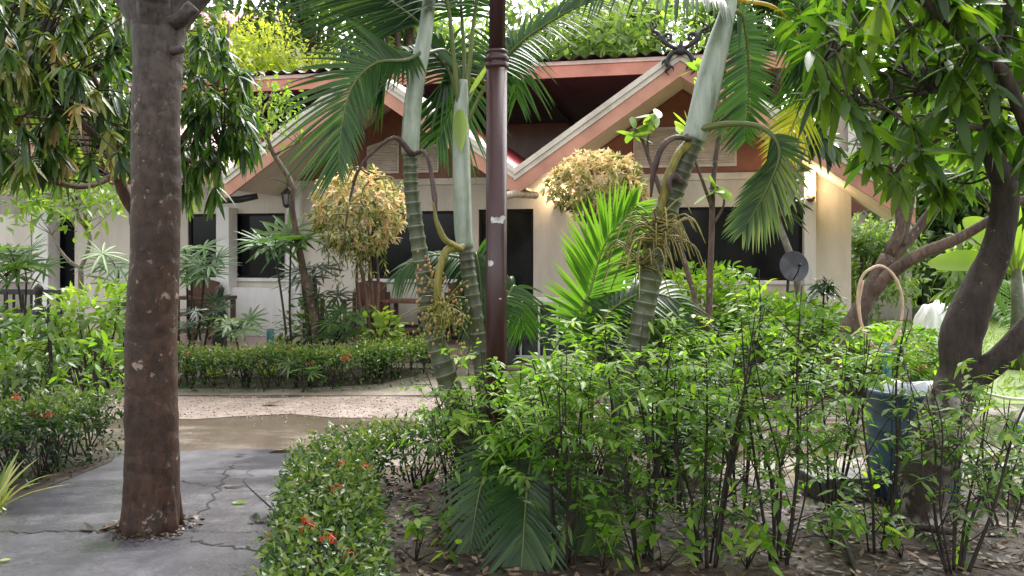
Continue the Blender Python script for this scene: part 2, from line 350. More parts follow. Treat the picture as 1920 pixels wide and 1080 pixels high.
        if shape == 'lance': wt = np.sin(np.pi * np.clip(t * .93 + .05, 0, 1)) ** .75
        elif shape == 'ovate': wt = np.sin(np.pi * np.clip(t ** .75 * .95 + .04, 0, 1)) ** .8
        elif shape == 'paddle': wt = np.sin(np.pi * np.clip(t ** 1.5 * .93 + .05, 0, 1)) ** .7
        else: wt = np.clip((1 - t ** 2.2) * np.clip(t * 5 + .5, 0, 1), .04, 1)     # strap
        P = base[:, None] + d[:, None] * (L[:, None] * t)[..., None]
        P[..., 2] -= (droop * L)[:, None] * t ** 2 * (1 - .25 * t)
        hw = .5 * W[:, None] * wt
        if fold > 0:
            mid = P - nn[:, None] * (hw * fold)[..., None]
            V = np.stack([P + side[:, None] * hw[..., None], mid, P - side[:, None] * hw[..., None]], 2); c = 3
        else:
            V = np.stack([P + side[:, None] * hw[..., None], P - side[:, None] * hw[..., None]], 2); c = 2
        per = (segs + 1) * c
        b = (np.arange(N) * per)[:, None, None]; k = (np.arange(segs) * c)[None, :, None]; j = np.arange(c - 1)[None, None]
        o = b + k + j
        Fq = np.stack([o, o + 1, o + c + 1, o + c], -1).reshape(-1, 4)
        if tint is None: tint = np.clip(q.normal(.45, .2, N), 0, 1)
        s.add(V, Fq, np.repeat(np.broadcast_to(np.asarray(tint, float), (N,)), per))
        return s
    def mesh(s, name, off=(0, 0, 0), smooth=True):
        m = bpy.data.meshes.new(name)
        V = np.concatenate(s.V) - np.asarray(off, float); L = np.concatenate(s.L).astype(np.int32); T = np.concatenate(s.T).astype(np.int32)
        m.vertices.add(len(V)); m.vertices.foreach_set('co', V.ravel().astype(np.float32))
        m.loops.add(len(L)); m.loops.foreach_set('vertex_index', L)
        m.polygons.add(len(T)); st = np.concatenate([[0], np.cumsum(T)[:-1]]).astype(np.int32)
        m.polygons.foreach_set('loop_start', st)
        try: m.polygons.foreach_set('loop_total', T)
        except Exception: pass
        m.polygons.foreach_set('use_smooth', np.full(len(T), smooth))
        at_ = m.attributes.new('tint', 'FLOAT', 'POINT'); at_.data.foreach_set('value', np.concatenate(s.tint).astype(np.float32))
        m.update(calc_edges=True); m.validate()
        return m
    def build(s, name, mat, parent=None, smooth=True, local=False, bevel=0.):
        off = (0, 0, 0)
        if parent is not None and not local:
            p = parent
            off = np.zeros(3)
            while p is not None: off = off + np.array(p.location); p = p.parent
        me = s.mesh(name, off, smooth); me.materials.append(M[mat] if isinstance(mat, str) else mat)
        o = bpy.data.objects.new(name, me); COL.objects.link(o); o.parent = parent
        if bevel:
            b = o.modifiers.new('bevel', 'BEVEL'); b.width = bevel; b.segments = 2; b.limit_method = 'ANGLE'
        return o

def thing(name, label, cat, loc=(0, 0, 0), rz=0, group=None):
    o = bpy.data.objects.new(name, None); COL.objects.link(o); o.empty_display_size = .1
    o.location = tuple(float(x) for x in loc); o.rotation_euler = (0, 0, rz); o['label'] = label; o['category'] = cat
    if group: o['group'] = group
    return o
def tag(o, label, cat, group=None, kind=None):
    o['label'] = label; o['category'] = cat
    if group: o['group'] = group
    if kind: o['kind'] = kind
    return o
def struct(mb, name, mat):
    o = mb.build(name, mat, smooth=False); o['kind'] = 'structure'; return o
def copy_thing(root, loc, rz=0, sc=1., label=None):
    r = root.copy(); COL.objects.link(r); r.location = tuple(float(x) for x in loc); r.rotation_euler = (0, 0, rz); r.scale = (sc,) * 3 if not hasattr(sc, '__len__') else sc
    if label: r['label'] = label
    for ch in list(root.children):
        c = ch.copy(); COL.objects.link(c); c.parent = r
        for g in list(ch.children):
            d = g.copy(); COL.objects.link(d); d.parent = c
    return r
def rdir(n, q=rng):
    return nrm(q.normal(size=(n, 3)))

# ================================================================== GROUND
def sheet(name, poly, z, mat):
    b = MB(); b.add([(x, y, z) for x, y in poly], [tuple(range(len(poly)))]); return struct(b, name, mat)
sheet('ground', [(-400, -400), (400, -400), (400, 400), (-400, 400)], 0, 'ground')
sheet('lawn', [(3.4, 8.6), (30, 6.6), (40, 30), (5, 30), (4.6, 13)], .004, 'lawn')
sheet('road', [(-9, 6.0), (-1.2, 5.6), (1.2, 5.6), (2.6, 5.35), (3.4, 5.1), (9, 4.4), (12, 6.7), (4.4, 8.3), (2.4, 9.3), (1.5, 11.6), (-9, 12.4)], .008, 'road')
yy = np.linspace(-9, .4, 24)
sheet('gravel_strip', [(x, 7.75 + .10 * math.sin(x * 2.3) + .08 * math.sin(x * 5.1)) for x in yy] + [(x, 8.82 + .06 * math.sin(x * 3)) for x in yy[::-1]], .012, 'gravel')
sheet('apron', [(-9, 8.95), (.3, 8.95), (1.0, 9.4), (1.4, 11.9), (-9, 12.6)], .0125, 'apron')
pth = sheet('path', [(-6, -3), (.6, -3), (-.9, 3.2), (-1.12, 4.2), (-1.2, 5.2), (-1.28, 6.42), (-1.9, 6.5), (-2.5, 6.42), (-3.4, 6.5), (-4.2, 6.45), (-2.86, 6.1), (-2.92, 5.6), (-3.02, 5.0), (-3.18, 4.5), (-3.6, 3.6), (-6, 3.2)], .014, 'path')
soil = sheet('planting_bed', [(-1.05, 3.2), (.4, -1), (9, -1), (9, 4.35), (3.4, 5.2), (2.5, 5.45), (1.2, 5.65), (-1.0, 5.65), (-1.15, 5.2), (-1.06, 4.2)], .02, 'soil')
sheet('side_bed', [(-9, 2.5), (-3.7, 3.5), (-3.18, 4.5), (-3.02, 5.0), (-2.92, 5.6), (-2.86, 6.1), (-3.0, 6.5), (-9, 6.6)], .018, 'soil')
sheet('back_bed', [(-9, 9.3), (-4.6, 9.45), (-2.4, 9.35), (-1.5, 9.7), (-1.15, 10.4), (-1.15, 11.05), (-9, 12.4)], .0165, 'soil')
sheet('front_bed', [(1.3, 9.6), (4.2, 8.6), (5.2, 9.4), (5, 11.2), (1.6, 11.4)], .0165, 'soil')
def blob(cx, cy, rx, ry, seed, z, n=48):
    q = np.random.RandomState(seed); a_ = np.arange(n) / n * 6.283; ph = q.rand(4) * 6
    r = 1 + .22 * np.sin(2 * a_ + ph[0]) + .16 * np.sin(3 * a_ + ph[1]) + .1 * np.sin(5 * a_ + ph[2]) + .06 * np.sin(9 * a_ + ph[3]) + q.normal(0, .015, n)
    return [(cx + rx * k * math.cos(t), cy + ry * k * math.sin(t)) for k, t in zip(r, a_)]
def crack(pts, w, seed):
    q = np.random.RandomState(seed); p = spline([gd(x, 2400 / (y - 475), .0165) for x, y in pts], 26)
    p[1:-1, :2] += q.normal(0, .018, (24, 2)); ww = w * .7 * (.3 + q.rand(26)); ww[0] = ww[-1] = .001
    t = nrm(np.gradient(p, axis=0)); sdv = np.cross(t, (0, 0, 1.))
    V = np.stack([p + sdv * ww[:, None], p - sdv * ww[:, None]], 1)
    i = np.arange(25)[:, None] * 2
    b = MB(); b.add(V, np.concatenate([i, i + 1, i + 3, i + 2], 1)[:, ::-1].copy()); return b.build('crack', 'crack', pth, smooth=False)
crack([(-40, 995), (60, 1003), (140, 1000), (200, 1006)], .010, 1)
crack([(300, 1008), (370, 1020), (420, 1030), (500, 1043)], .012, 2)
crack([(335, 985), (380, 965), (410, 920), (430, 885), (445, 872)], .011, 3)
crack([(410, 918), (450, 915), (475, 880)], .005, 4)
crack([(345, 1000), (420, 1003), (520, 1004)], .004, 5)
crack([(340, 905), (390, 915), (440, 912)], .004, 6)
sheet_l = MB()
q = np.random.RandomState(3)
N = 9000
gx = q.uniform(3.6, 16, N); gy = q.uniform(8.8, 20, N); ok = gx > 3.6 + np.maximum(0, 10 - gy) * -.2
gx, gy = gx[ok], gy[ok]; N = len(gx)
sheet_l.leaves(np.stack([gx, gy, np.full(N, .003)], 1), np.stack([q.normal(0, .5, N), q.normal(0, .5, N), np.full(N, 1.)], 1), rdir(N, q), q.uniform(.05, .13, N), q.uniform(.012, .03, N), .3, 2, 0, 'strap')
tag(sheet_l.build('lawn_grass', 'grass'), 'short bright green grass covering the lawn at the right', 'grass', kind='stuff')
lt = MB(); N = 7000
lx = q.uniform(-1.0, 5.5, N); ly = q.uniform(2.6, 6.1, N)
ok = (ly < 5.6 - np.maximum(0, lx - 1.2) * .22) & (lx > -1.0 + (ly < 4) * .0); lx, ly = lx[ok], ly[ok]; N = len(lx)
lt.leaves(np.stack([lx, ly, np.full(N, .028) + q.rand(N) * .015], 1), np.stack([q.normal(size=N), q.normal(size=N), q.normal(0, .18, N)], 1), (0, 0, 1) + q.normal(0, .25, (N, 3)), q.uniform(.025, .075, N), q.uniform(.012, .034, N), 0, 2, .3, 'lance')
n_ = 90; a_ = q.rand(n_) * 6.28; rr_ = .155 + np.abs(q.normal(0, .07, n_)); tx_, ty_ = gd(286, 4.62)[0], 4.62
lt.leaves(np.stack([tx_ + rr_ * np.cos(a_), ty_ + rr_ * np.sin(a_), .022 + .012 * q.rand(n_)], 1), np.stack([q.normal(size=n_), q.normal(size=n_), q.normal(0, .2, n_)], 1), (0, 0, 1) + q.normal(0, .3, (n_, 3)), q.uniform(.015, .06, n_), q.uniform(.01, .03, n_), 0, 2, .3, 'lance', q.uniform(0, .45, n_))
for k in range(70):
    r = q.uniform(.006, .018); t_ = q.rand() * 6.28; d_ = .15 + abs(q.normal(0, .05)); lt.ellipsoid((tx_ + d_ * math.cos(t_), ty_ + d_ * math.sin(t_), .018), (r, r * .8, r * .5), 6, 4, .3, k, tint=.05 + .2 * q.rand())
for k in range(260):
    i = q.randint(N); a_ = q.rand() * 6.28; l = q.uniform(.05, .22); c = A(lx[i], ly[i], .032)
    lt.tube([c, c + A(math.cos(a_) * l * .5, math.sin(a_) * l * .5, .012), c + A(math.cos(a_) * l, math.sin(a_) * l, .004)], [.004, .002], 5, tint=.1)
for k in range(320):
    i = q.randint(N); r = q.uniform(.008, .03); lt.ellipsoid((lx[i], ly[i], .022), (r, r * .8, r * .55), 7, 5, .3, k, tint=.15 + .3 * q.rand())
tag(lt.build('leaf_litter', 'litter'), 'brown dead leaf litter scattered over the bare soil bed', 'leaf litter', kind='stuff')
gs = MB(); N = 2600
px_ = q.uniform(-8.5, .4, N); py_ = q.uniform(7.7, 8.85, N)
py_ = np.where(q.rand(N) < .12, py_ + q.normal(0, .25, N), py_)
for x, y, r in zip(px_, py_, q.uniform(.004, .012, N)):
    gs.ellipsoid((x, y, .012 + r * .3), (r, r * q.uniform(.7, 1.2), r * .6), 5, 3, tint=q.rand())
M['stone'] = plain('gravel_stone', (.40, .31, .27), .8, .3, 18)
tag(gs.build('gravel_stones', 'stone'), 'small pinkish gravel stones strewn along the driveway strip', 'gravel', kind='stuff')

# ================================================================== BUNGALOW
HA = R(-12.5); HO = A(.0375, 12.0, 0)
hu, hv = A(math.cos(HA), math.sin(HA), 0), A(-math.sin(HA), math.cos(HA), 0)
def hx(px, l):
    k = (px - 960) / F
    return (k * (12 + hv[1] * l) - .0375 - hv[0] * l) / (hu[0] - hu[1] * k)
def hY(x, l): return 12 + hu[1] * x + hv[1] * l
def hz(py, x, l): return EYE + (HOR - py) / F * hY(x, l)
def hw(x, l, z=0): return HO + hu * x + hv * l + A(0, 0, z)
house = thing('bungalow', 'low cream bungalow row with salmon edged triple gables behind the garden', 'bungalow', HO, HA)
def hp(mb, name, mat, parent=None, smooth=False, bevel=0.): return mb.build(name, mat, parent or house, smooth, local=True, bevel=bevel)
PK = 4.22; SL = .69
VAL = [-8.96, -4.48, 0., 5.22]; PEAKS = [-6.72, -2.24, 2.284]
LW = 1.6                                            # the facade's distance behind the fascias
def roof_z(x):                                      # top surface of the gables
    i = 0 if x < -4.48 else 1 if x < 0 else 2
    return PK - SL * abs(x - PEAKS[i])
TH = math.hypot(1, SL)
for i in range(3):
    x0, xp, x1 = VAL[i], PEAKS[i], VAL[i + 1]
    for sgn, xe in ((-1, x0), (1, x1)):
        # corrugated sheet
        b = MB(); n = 60; ys = np.linspace(-.05, 7.5, 61); amp = .016
        rows = [xp, xe]
        ww = amp * np.sign(np.sin(ys * 2 * math.pi / .25 * 1)) 
        V = []; 
        for y, wv_ in zip(ys, ww):
            for x in rows: V.append((x, y, PK - SL * abs(x - xp) + .03 + wv_))
        i2 = np.arange(60)[:, None] * 2
        b.add(V, np.concatenate([i2, i2 + 1, i2 + 3, i2 + 2], 1))
        hp(b, 'roof_sheet', 'roof')
        # soffit
        b = MB(); e = .11
        b.add([(xp, .03, PK - .19 * 1.05), (xe, .03, PK - SL * abs(xe - xp) - .20), (xe, LW + .2, PK - SL * abs(xe - xp) - .20), (xp, LW + .2, PK - .19 * 1.05)], [(0, 1, 2, 3)])
        hp(b, 'soffit', 'soffit')
        # two-step cream trim over a salmon barge board
        def board(z_top, z_bot, y0, y1):
            bb = MB(); za, zb = PK - z_top, PK - z_bot
            dz = SL * abs(xe - xp)
            bb.prism([(xp, za), (xe, za - dz), (xe, zb - dz), (xp, zb)][::(1 if sgn < 0 else -1)], y0, y1); return bb
        hp(board(-.04, .045, -.075, .02), 'roof_trim', 'cream_trim')
        hp(board(.048, .125, -.045, .02), 'roof_trim', 'cream_trim')
        hp(board(.127, .335, -.022, .03), 'barge_board', 'salmon')
# red flashing between B and C valley
# facade
ZT = 2.72
b = MB(); bw = 0.18
wins = []
def opening(pxa, pxb, pya, pyb):
    xa, xb = hx(pxa, LW), hx(pxb, LW); xm = (xa + xb) / 2
    return [xa, xb, max(.102, hz(pyb, xm, LW)), hz(pya, xm, LW)]
wins = [opening(-60, 60, 402, 522), opening(90, 140, 402, 540), opening(352, 405, 401, 520), opening(434, 534, 400, 521),
        opening(690, 862, 396, 523), opening(897, 1000, 392, 700), opening(1165, 1505, 388, 525)]
XL, XR = -9.4, hx(1596, LW)
cur = XL
for xa, xb, z0, z1 in wins:
    b.box(cur, xa, LW, LW + bw, .1, ZT)
    if z0 > .12: b.box(xa, xb, LW, LW + bw, .1, z0)
    b.box(xa, xb, LW, LW + bw, z1, ZT); cur = xb
b.box(cur, XR, LW, LW + bw, .1, ZT)
b.box(XR - .18, XR - .003, LW + bw, 7.2, .1, ZT); b.box(XL, XL + .18, LW + bw, 7.2, .1, ZT); b.box(XL, XR, 7.2, 7.4, .1, ZT)
hp(b, 'wall', 'wall')
for i, (xa, xb, z0, z1) in enumerate(wins):
    door = z0 < .12; f = MB(); e = .045
    y0, y1 = LW + .04, LW + .10
    f.box(xa, xa + e, y0, y1, z0, z1); f.box(xb - e, xb, y0, y1, z0, z1); f.box(xa + e, xb - e, y0, y1, z1 - e, z1); f.box(xa + e, xb - e, y0, y1, z0, z0 + e)
    nm = max(0, round((xb - xa) / .85) - 1)
    for k in range(nm):
        xm = xa + (xb - xa) * (k + 1) / (nm + 1); f.box(xm - .02, xm + .02, y0 + .01, y1, z0 + e, z1 - e)
    fr = hp(f, 'door' if door else 'window', 'frame_dark')
    g = MB(); g.box(xa + e * .5, xb - e * .5, LW + .066, LW + .078, z0 + e * .5, z1 - e * .5); g.build('pane', 'glass', fr, False, local=True)
    if not door:
        s_ = MB(); s_.box(xa - .05, xb + .05, LW - .05, LW + .03, z0 - .06, z0); hp(s_, 'window_sill', 'white', bevel=.008)
# gable infill
for i in range(3):
    xp = PEAKS[i]; half = min(xp - VAL[i], VAL[i + 1] - xp); zb = ZT + .003
    hw_ = (PK - .22 - zb) / SL
    g = MB(); g.prism([(xp - hw_, zb), (xp + hw_, zb), (xp, PK - .22)], LW + .02, LW + .12); hp(g, 'gable_panel', 'brown_gable')
    g = MB(); g.box(VAL[i] + .02, VAL[i + 1] - .02 if i < 2 else XR, LW - .03, LW - .003, ZT - .10, ZT - .0); hp(g, 'gable_rail', 'cream_trim')
    if i < 2: vents = [(xp - .62, xp - .06), (xp + .06, xp + .62)]
    else: vents = [(xp - .75, xp + .80)]
    for xa, xb in vents:
        f = MB(); z0 = ZT + .10; 
        def zt(x): return min(z0 + .62, PK - .22 - SL * abs(x - xp) - .18)
        top = [(xa, min(zt(xa), z0 + .45)), (xa + .28 if i == 2 else (xa + xb) / 2, z0 + .62), (xb - .28 if i == 2 else (xa + xb) / 2, z0 + .62), (xb, min(zt(xb), z0 + .45))]
        if i < 2:
            top = [(xa, z0 + (.45 if xa < xp - .1 else .62)), (xb, z0 + (.62 if xa < xp - .1 else .45))]
        f.prism([(xa, z0)] + [(xb, z0)] + top[::-1], LW - .012, LW + .03)
        fr = hp(f, 'vent', 'louver')
        s_ = MB()
        for zz in np.arange(z0 + .05, z0 + .58, .042):
            def lim(x_): return np.interp(x_, [t[0] for t in top], [t[1] for t in top])
            xs = [x_ for x_ in np.linspace(xa + .03, xb - .03, 40) if lim(x_) > zz + .05]
            if len(xs) < 2: continue
            s_.add([(xs[0], LW - .014, zz + .03), (xs[-1], LW - .014, zz + .03), (xs[-1], LW - .042, zz), (xs[0], LW - .042, zz), (xs[0], LW - .014, zz - .004), (xs[-1], LW - .014, zz - .004)], [(0, 1, 2, 3), (3, 2, 5, 4)])
        s_.build('louver_slats', 'louver', fr, False, local=True)
# piers
def pier(pxa, pxb, y0, y1, z1=ZT, mat='white', l=None):
    l = y0 if l is None else l; g = MB(); g.box(hx(pxa, l), hx(pxb, l), y0, y1, .1, z1); return hp(g, 'column', mat, bevel=.01)
pier(405, 429, LW - .28, LW - .003, 2.28); pier(1508, 1530, LW - .22, LW - .003); pier(62, 90, LW - .3, LW - .003, 2.3); pier(536, 562, LW - .12, LW - .003, 2.72)
g = MB(); g.box(hx(430, LW - .2), hx(545, LW - .2), LW - .2, LW - .003, .1, .92); hp(g, 'ledge', 'white', bevel=.01)
g = MB(); g.box(hx(565, LW), XR, LW - .015, LW - .002, .103, .33); hp(g, 'plinth', 'dark_skirt')
g = MB(); g.box(XL, 5.0, -.72, LW + .2, .012, .10); hp(g, 'porch_floor', 'tile', bevel=.01)
# ridge-end gutters
g = MB(); g.tube([(.16, .7, 2.36), (.02, -.1, 2.33), (-.06, -.62, 2.25)], [.055, .055], 12, cap=False); g.tube([(.16, .7, 2.36), (.02, -.1, 2.33), (-.055, -.60, 2.25)], [.045, .045], 12)
hp(g, 'gutter_pipe', 'gutter_cream', smooth=True)
g = MB(); g.box(-.14, .14, .1, .5, 2.40, 2.44); hp(g, 'gutter_pan', 'gutter_cream')
xg = hx(420, .3); g = MB(); g.tube([(xg - .02, .2, 2.32), (xg + .25, .35, 2.34), (xg + .46, .5, 2.40)], [.055, .055, .05], 10); hp(g, 'gutter_pipe', 'gutter_dark', smooth=True)
# black filigree finial on the right hand peak
def finial(xp, yb=-.10, sc=1.):
    g = MB()
    def sc_tube(pts, r): g.tube(spline([(xp + x * sc, yb + .012 * math.sin(x * 9), PK + z * sc) for x, z in pts], 26), [x_ * sc for x_ in r], 7, rough=.12, seed=int(abs(pts[0][0]) * 99))
    for s_ in (-1, 1):
        sc_tube([(0, .02), (.12 * s_, .05), (.24 * s_, .13), (.28 * s_, .22), (.22 * s_, .28), (.15 * s_, .25), (.16 * s_, .18), (.21 * s_, .19)], [.03, .045, .04, .03, .025, .02])
        sc_tube([(.16 * s_, .06), (.30 * s_, .16), (.36 * s_, .30), (.46 * s_, .36), (.50 * s_, .47), (.47 * s_, .56)], [.03, .035, .03, .03, .015, .004])
        sc_tube([(.36 * s_, .30), (.42 * s_, .27), (.48 * s_, .31), (.46 * s_, .36)], [.02, .02, .012])
        sc_tube([(.46 * s_, .38), (.40 * s_, .44), (.42 * s_, .5)], [.02, .016, .005])
        sc_tube([(.05 * s_, .0), (.16 * s_, -.08), (.22 * s_, -.20), (.19 * s_, -.30), (.24 * s_, -.36), (.17 * s_, -.44)], [.035, .045, .045, .035, .025, .004])
        sc_tube([(.18 * s_, -.14), (.28 * s_, -.18), (.30 * s_, -.26)], [.03, .02, .004])
        sc_tube([(.19 * s_, -.26), (.12 * s_, -.30), (.11 * s_, -.36)], [.025, .018, .004])
    g.ellipsoid((xp, yb, PK + .0), (.11 * sc, .03, .09 * sc), 14, 8, .15)
    sc_tube([(0, .05), (.02, .13), (-.01, .2)], [.04, .025, .004])
    hp(g, 'gable_finial', 'iron', smooth=True)
finial(PEAKS[2], sc=.78); finial(PEAKS[1], sc=.7)

# lamps (they hang on the house: things of their own)
def wall_lamp(px, l, z, label, power):
    x = hx(px, l); p = hw(x, l, z); t = thing('wall_lamp', label, 'wall lamp', p, HA, 'lit wall lamps')
    g = MB(); g.box(-.03, .03, -.02, .0, -.11, .01); g.lathe([(.004, -.12), (.05, -.10), (.065, -.055), (.06, -.03), (.02, -.02)], (0, -.085, 0), 14); g.tube([(0, -.02, -.04), (0, -.085, -.06)], [.012, .012], 6)
    g.build('sconce', 'brass', t, local=True)
    g = MB(); g.ellipsoid((0, -.085, .02), (.042, .042, .055), 14, 10); g.build('bulb', 'glow', t, local=True)
    ld = bpy.data.lights.new('lamp_light', 'POINT'); ld.energy = power; ld.color = (1, .74, .42); ld.shadow_soft_size = .05
    lo = bpy.data.objects.new('lamp_light', ld); COL.objects.link(lo); lo.parent = t; lo.location = (0, -.16, .08)
wall_lamp(1519, LW - .225, 2.36, 'lit brass wall lamp on the white right hand column', 20)
wall_lamp(1048, LW - .003, 2.36, 'lit wall lamp half hidden behind the right golden round bush', 16)
# hanging lantern
p = at(538, 372, 13.2); t = thing('porch_lantern', 'dark hanging lantern under the left gable soffit', 'lantern', p)
g = MB(); g.lathe([(.012, .16), (.05, .12), (.10, .075), (.098, .065)], p, 6); g.lathe([(.06, -.10), (.05, -.13), (.01, -.15)], p, 6); g.tube([p + A(0, 0, .16), p + A(.02, .0, .34)], [.008, .008], 6)
for k in range(6):
    a_ = k * math.pi / 3; g.tube([p + A(.085 * math.cos(a_), .085 * math.sin(a_), .07), p + A(.055 * math.cos(a_), .055 * math.sin(a_), -.10)], [.006, .006], 5)
g.build('lantern_frame', 'iron', t, smooth=False)
g = MB(); g.lathe([(.08, .068), (.052, -.098)], p, 6); g.build('lantern_glass', 'lantern_glass', t, smooth=False)

# rear building: long roof
rear = thing('rear_building', 'long dark roofed rear building with salmon fascia behind the bungalow', 'building', HO, HA)
def rp(mb, name, mat, parent=None, smooth=False): return mb.build(name, mat, parent or rear, smooth, local=True)
RX0, RX1 = -12, 4.1
g = MB(); n = 160; xs = np.linspace(RX0, RX1, n + 1); wv_ = .035 * np.sign(np.sin(xs * 2 * math.pi / .28))
V = []; 
for x, k in zip(xs, wv_): V += [(x, 3.8, 5.10 + k), (x, 9.5, 5.5 + k)]
i2 = np.arange(n)[:, None] * 2; g.add(V, np.concatenate([i2, i2 + 2, i2 + 3, i2 + 1], 1)); rp(g, 'roof_sheet', 'rear_roof')
g = MB(); g.box(RX0, RX1, 3.90, 3.96, 4.985, 5.055); rp(g, 'roof_trim', 'cream_trim')
g = MB(); g.box(RX0, RX1, 3.93, 3.98, 4.76, 4.982); rp(g, 'fascia', 'salmon')
g = MB(); xs = np.linspace(RX0, RX1, 81); V = []
for k, x in enumerate(xs): V += [(x, 3.99, 4.84 + .012 * (k % 2)), (x, 9.0, 4.70 + .012 * (k % 2))]
i2 = np.arange(80)[:, None] * 2; g.add(V, np.concatenate([i2, i2 + 1, i2 + 3, i2 + 2], 1)); rp(g, 'ceiling_sheet', 'rear_roof')
g = MB()
for x in np.arange(RX0 + .5, RX1, 2.2): g.box(x - .04, x + .04, 4.0, 8.95, 4.58, 4.68)
rp(g, 'rafter', 'gutter_dark')
g = MB(); g.box(RX0, 7.2, 9.0, 9.2, 0, 4.72); rp(g, 'wall', 'rearwall')
g = MB(); xa = hx(1592, 8.9); g.box(xa - .02, xa + .16, 8.9, 8.99, 0, 4.9); rp(g, 'column', 'white')
g = MB()
for k in range(7): g.box(xa + .2, xa + .8, 8.93, 8.985, 3.6 + k * .14, 3.68 + k * .14)
rp(g, 'vent', 'gutter_dark')
# far houses on the hillside
def far_house(name, label, c, w, d, h, rh, rm, wm):
    t = thing(name, label, 'house', (c[0], c[1], 0)); g = MB(); g.box(c[0] - w / 2, c[0] + w / 2, c[1], c[1] + d, 0, h); g.build('wall', wm, t, False)
    g = MB(); g.add([(c[0] - w / 2 - .4, c[1] - .5, h - .1), (c[0] + w / 2 + .4, c[1] - .5, h - .1), (c[0] + w / 2 + .4, c[1] + d + .5, h - .1), (c[0] - w / 2 - .4, c[1] + d + .5, h - .1), (c[0] - w / 2 - .4, c[1] + d / 2, h + rh), (c[0] + w / 2 + .4, c[1] + d / 2, h + rh)], [(0, 1, 5, 4), (2, 3, 4, 5), (0, 4, 3), (1, 2, 5), (0, 3, 2, 1)])
    g.build('roof', rm, t, False)
    g = MB()
    g.box(c[0] - w * .3, c[0] - w * .12, c[1] - .03, c[1] - .002, h - 1.8, h - .7); g.build('window', 'glass', t, False)
far_house('hill_house', 'house with pink roof high behind the golden trees', at(425, 40, 34), 3.4, 4, 10.6, 1.1, 'pink_roof', 'white')
far_house('hill_house', 'small brown roofed house between the trees behind the big frond', at(525, 60, 34), 1.3, 3, 10.3, .75, 'brown_roof', 'rearwall')

# ================================================================== FURNITURE ON THE PORCH
def armchair(p, rz, label):
    t = thing('armchair', label, 'chair', p, rz, 'wooden armchairs on the porch')
    n = 12; top = [(.25 * math.cos(k * math.pi / n) if abs(math.cos(k * math.pi / n)) < .8 else .25 * np.sign(math.cos(k * math.pi / n)), .84 + .12 * math.sin(k * math.pi / n) ** .6) for k in range(n + 1)]
    g = MB(); g.prism([(-.25, .42), (.25, .42)] + top, .24, .28); g.build('backrest', 'wood', t, False, local=True, bevel=.008)
    g = MB(); g.box(-.30, .30, -.26, .30, .38, .43); g.build('seat', 'wood', t, False, local=True, bevel=.01)
    for sx in (-1, 1):
        for sy, hh in ((-.23, .64), (.25, .78)):
            g = MB(); x = sx * .285; g.box(x - .025, x + .025, sy - .025, sy + .025, 0, hh); g.build('leg', 'wood', t, False, local=True, bevel=.006)
        g = MB(); g.box(sx * .31 - .04, sx * .31 + .04, -.30, .28, .641, .672); g.build('armrest', 'wood', t, False, local=True, bevel=.01)
    g = MB(); g.box(-.26, .26, -.24, -.215, .14, .18); g.build('stretcher', 'wood', t, False, local=True)
    return t
armchair(hw(hx(688, 1.0), 1.0, .1), HA + .1, 'brown wooden armchair behind the left golden round bush')
armchair(hw(hx(857, 1.0), 1.0, .1), HA - .1, 'brown wooden armchair between the two left palm trunks')
armchair(hw(hx(372, .9), .9, .1), HA + .15, 'brown wooden armchair just right of the thick trunk')
def table(p, rz, label, w=.95, d=.5, h=.68, mat='wood_red'):
    t = thing('side_table', label, 'table', p, rz)
    g = MB(); g.box(-w / 2, w / 2, -d / 2, d / 2, h - .05, h); g.build('tabletop', mat, t, False, local=True, bevel=.008)
    g = MB(); g.box(-w / 2 + .05, w / 2 - .05, -d / 2 + .04, d / 2 - .04, .18, .22); g.build('shelf', mat, t, False, local=True, bevel=.006)
    for sx in (-1, 1):
        for sy in (-1, 1):
            g = MB(); x, y = sx * (w / 2 - .05), sy * (d / 2 - .04); g.box(x - .03, x + .03, y - .03, y + .03, 0, h - .052); g.build('leg', 'wood', t, False, local=True)
table(hw(hx(768, .95), .95, .1), HA, 'low reddish wooden table between the two porch armchairs', .7)
table(hw(hx(385, .15), .15, .1), HA, 'dark wooden table beside the thick trunk on the porch', .8, .5, .74, 'wood')
def post(p, h, label, r=.10):
    t = thing('carved_post', label, 'post', p, 0, 'dark turned porch posts')
    g = MB(); g.box(p[0] - r, p[0] + r, p[1] - r, p[1] + r, p[2], p[2] + .30); g.build('base', 'carved', t, False, bevel=.012)
    k = (h - .3)
    g = MB(); g.lathe([(r * .75, 0), (r * .95, .03), (r * .7, .06), (r * .55, .1), (r * .9, k * .30), (r * 1.05, k * .42), (r * .8, k * .55), (r * .5, k * .62), (r * .7, k * .66), (r * .5, k * .70), (r * .62, k * .82), (r * .8, k * .9), (r * .55, k * .95), (.004, k)], A(p[0], p[1], p[2] + .3), 16)
    g.build('shaft', 'carved', t)
post(gd(797, 11.0, .1), 1.0, 'dark turned post at the end of the clipped back hedge')
post(gd(951, 10.8, .1), 1.12, 'dark turned post just right of the brown pole', .11)
post(gd(412, 11.6, .1), .98, 'dark turned post beside the wooden table near thick trunk', .08)
post(gd(72, 11.4, .1), 1.0, 'dark turned post by the white column at far left', .08)
t = thing('porch_bench', 'dark carved bench at the far left of the porch', 'bench', gd(20, 12.6, .1), HA)
g = MB(); g.box(-.7, .7, -.25, .25, .38, .44); g.build('seat', 'carved', t, False, local=True, bevel=.01)
g = MB(); g.box(-.7, .7, .2, .25, .78, .86); g.box(-.7, .7, .2, .25, .5, .56)
for k in range(9): g.tube([(-.62 + k * .155, .225, .56), (-.62 + k * .155, .225, .78)], [.02, .02], 8)
g.build('backrest', 'carved', t, False, local=True)
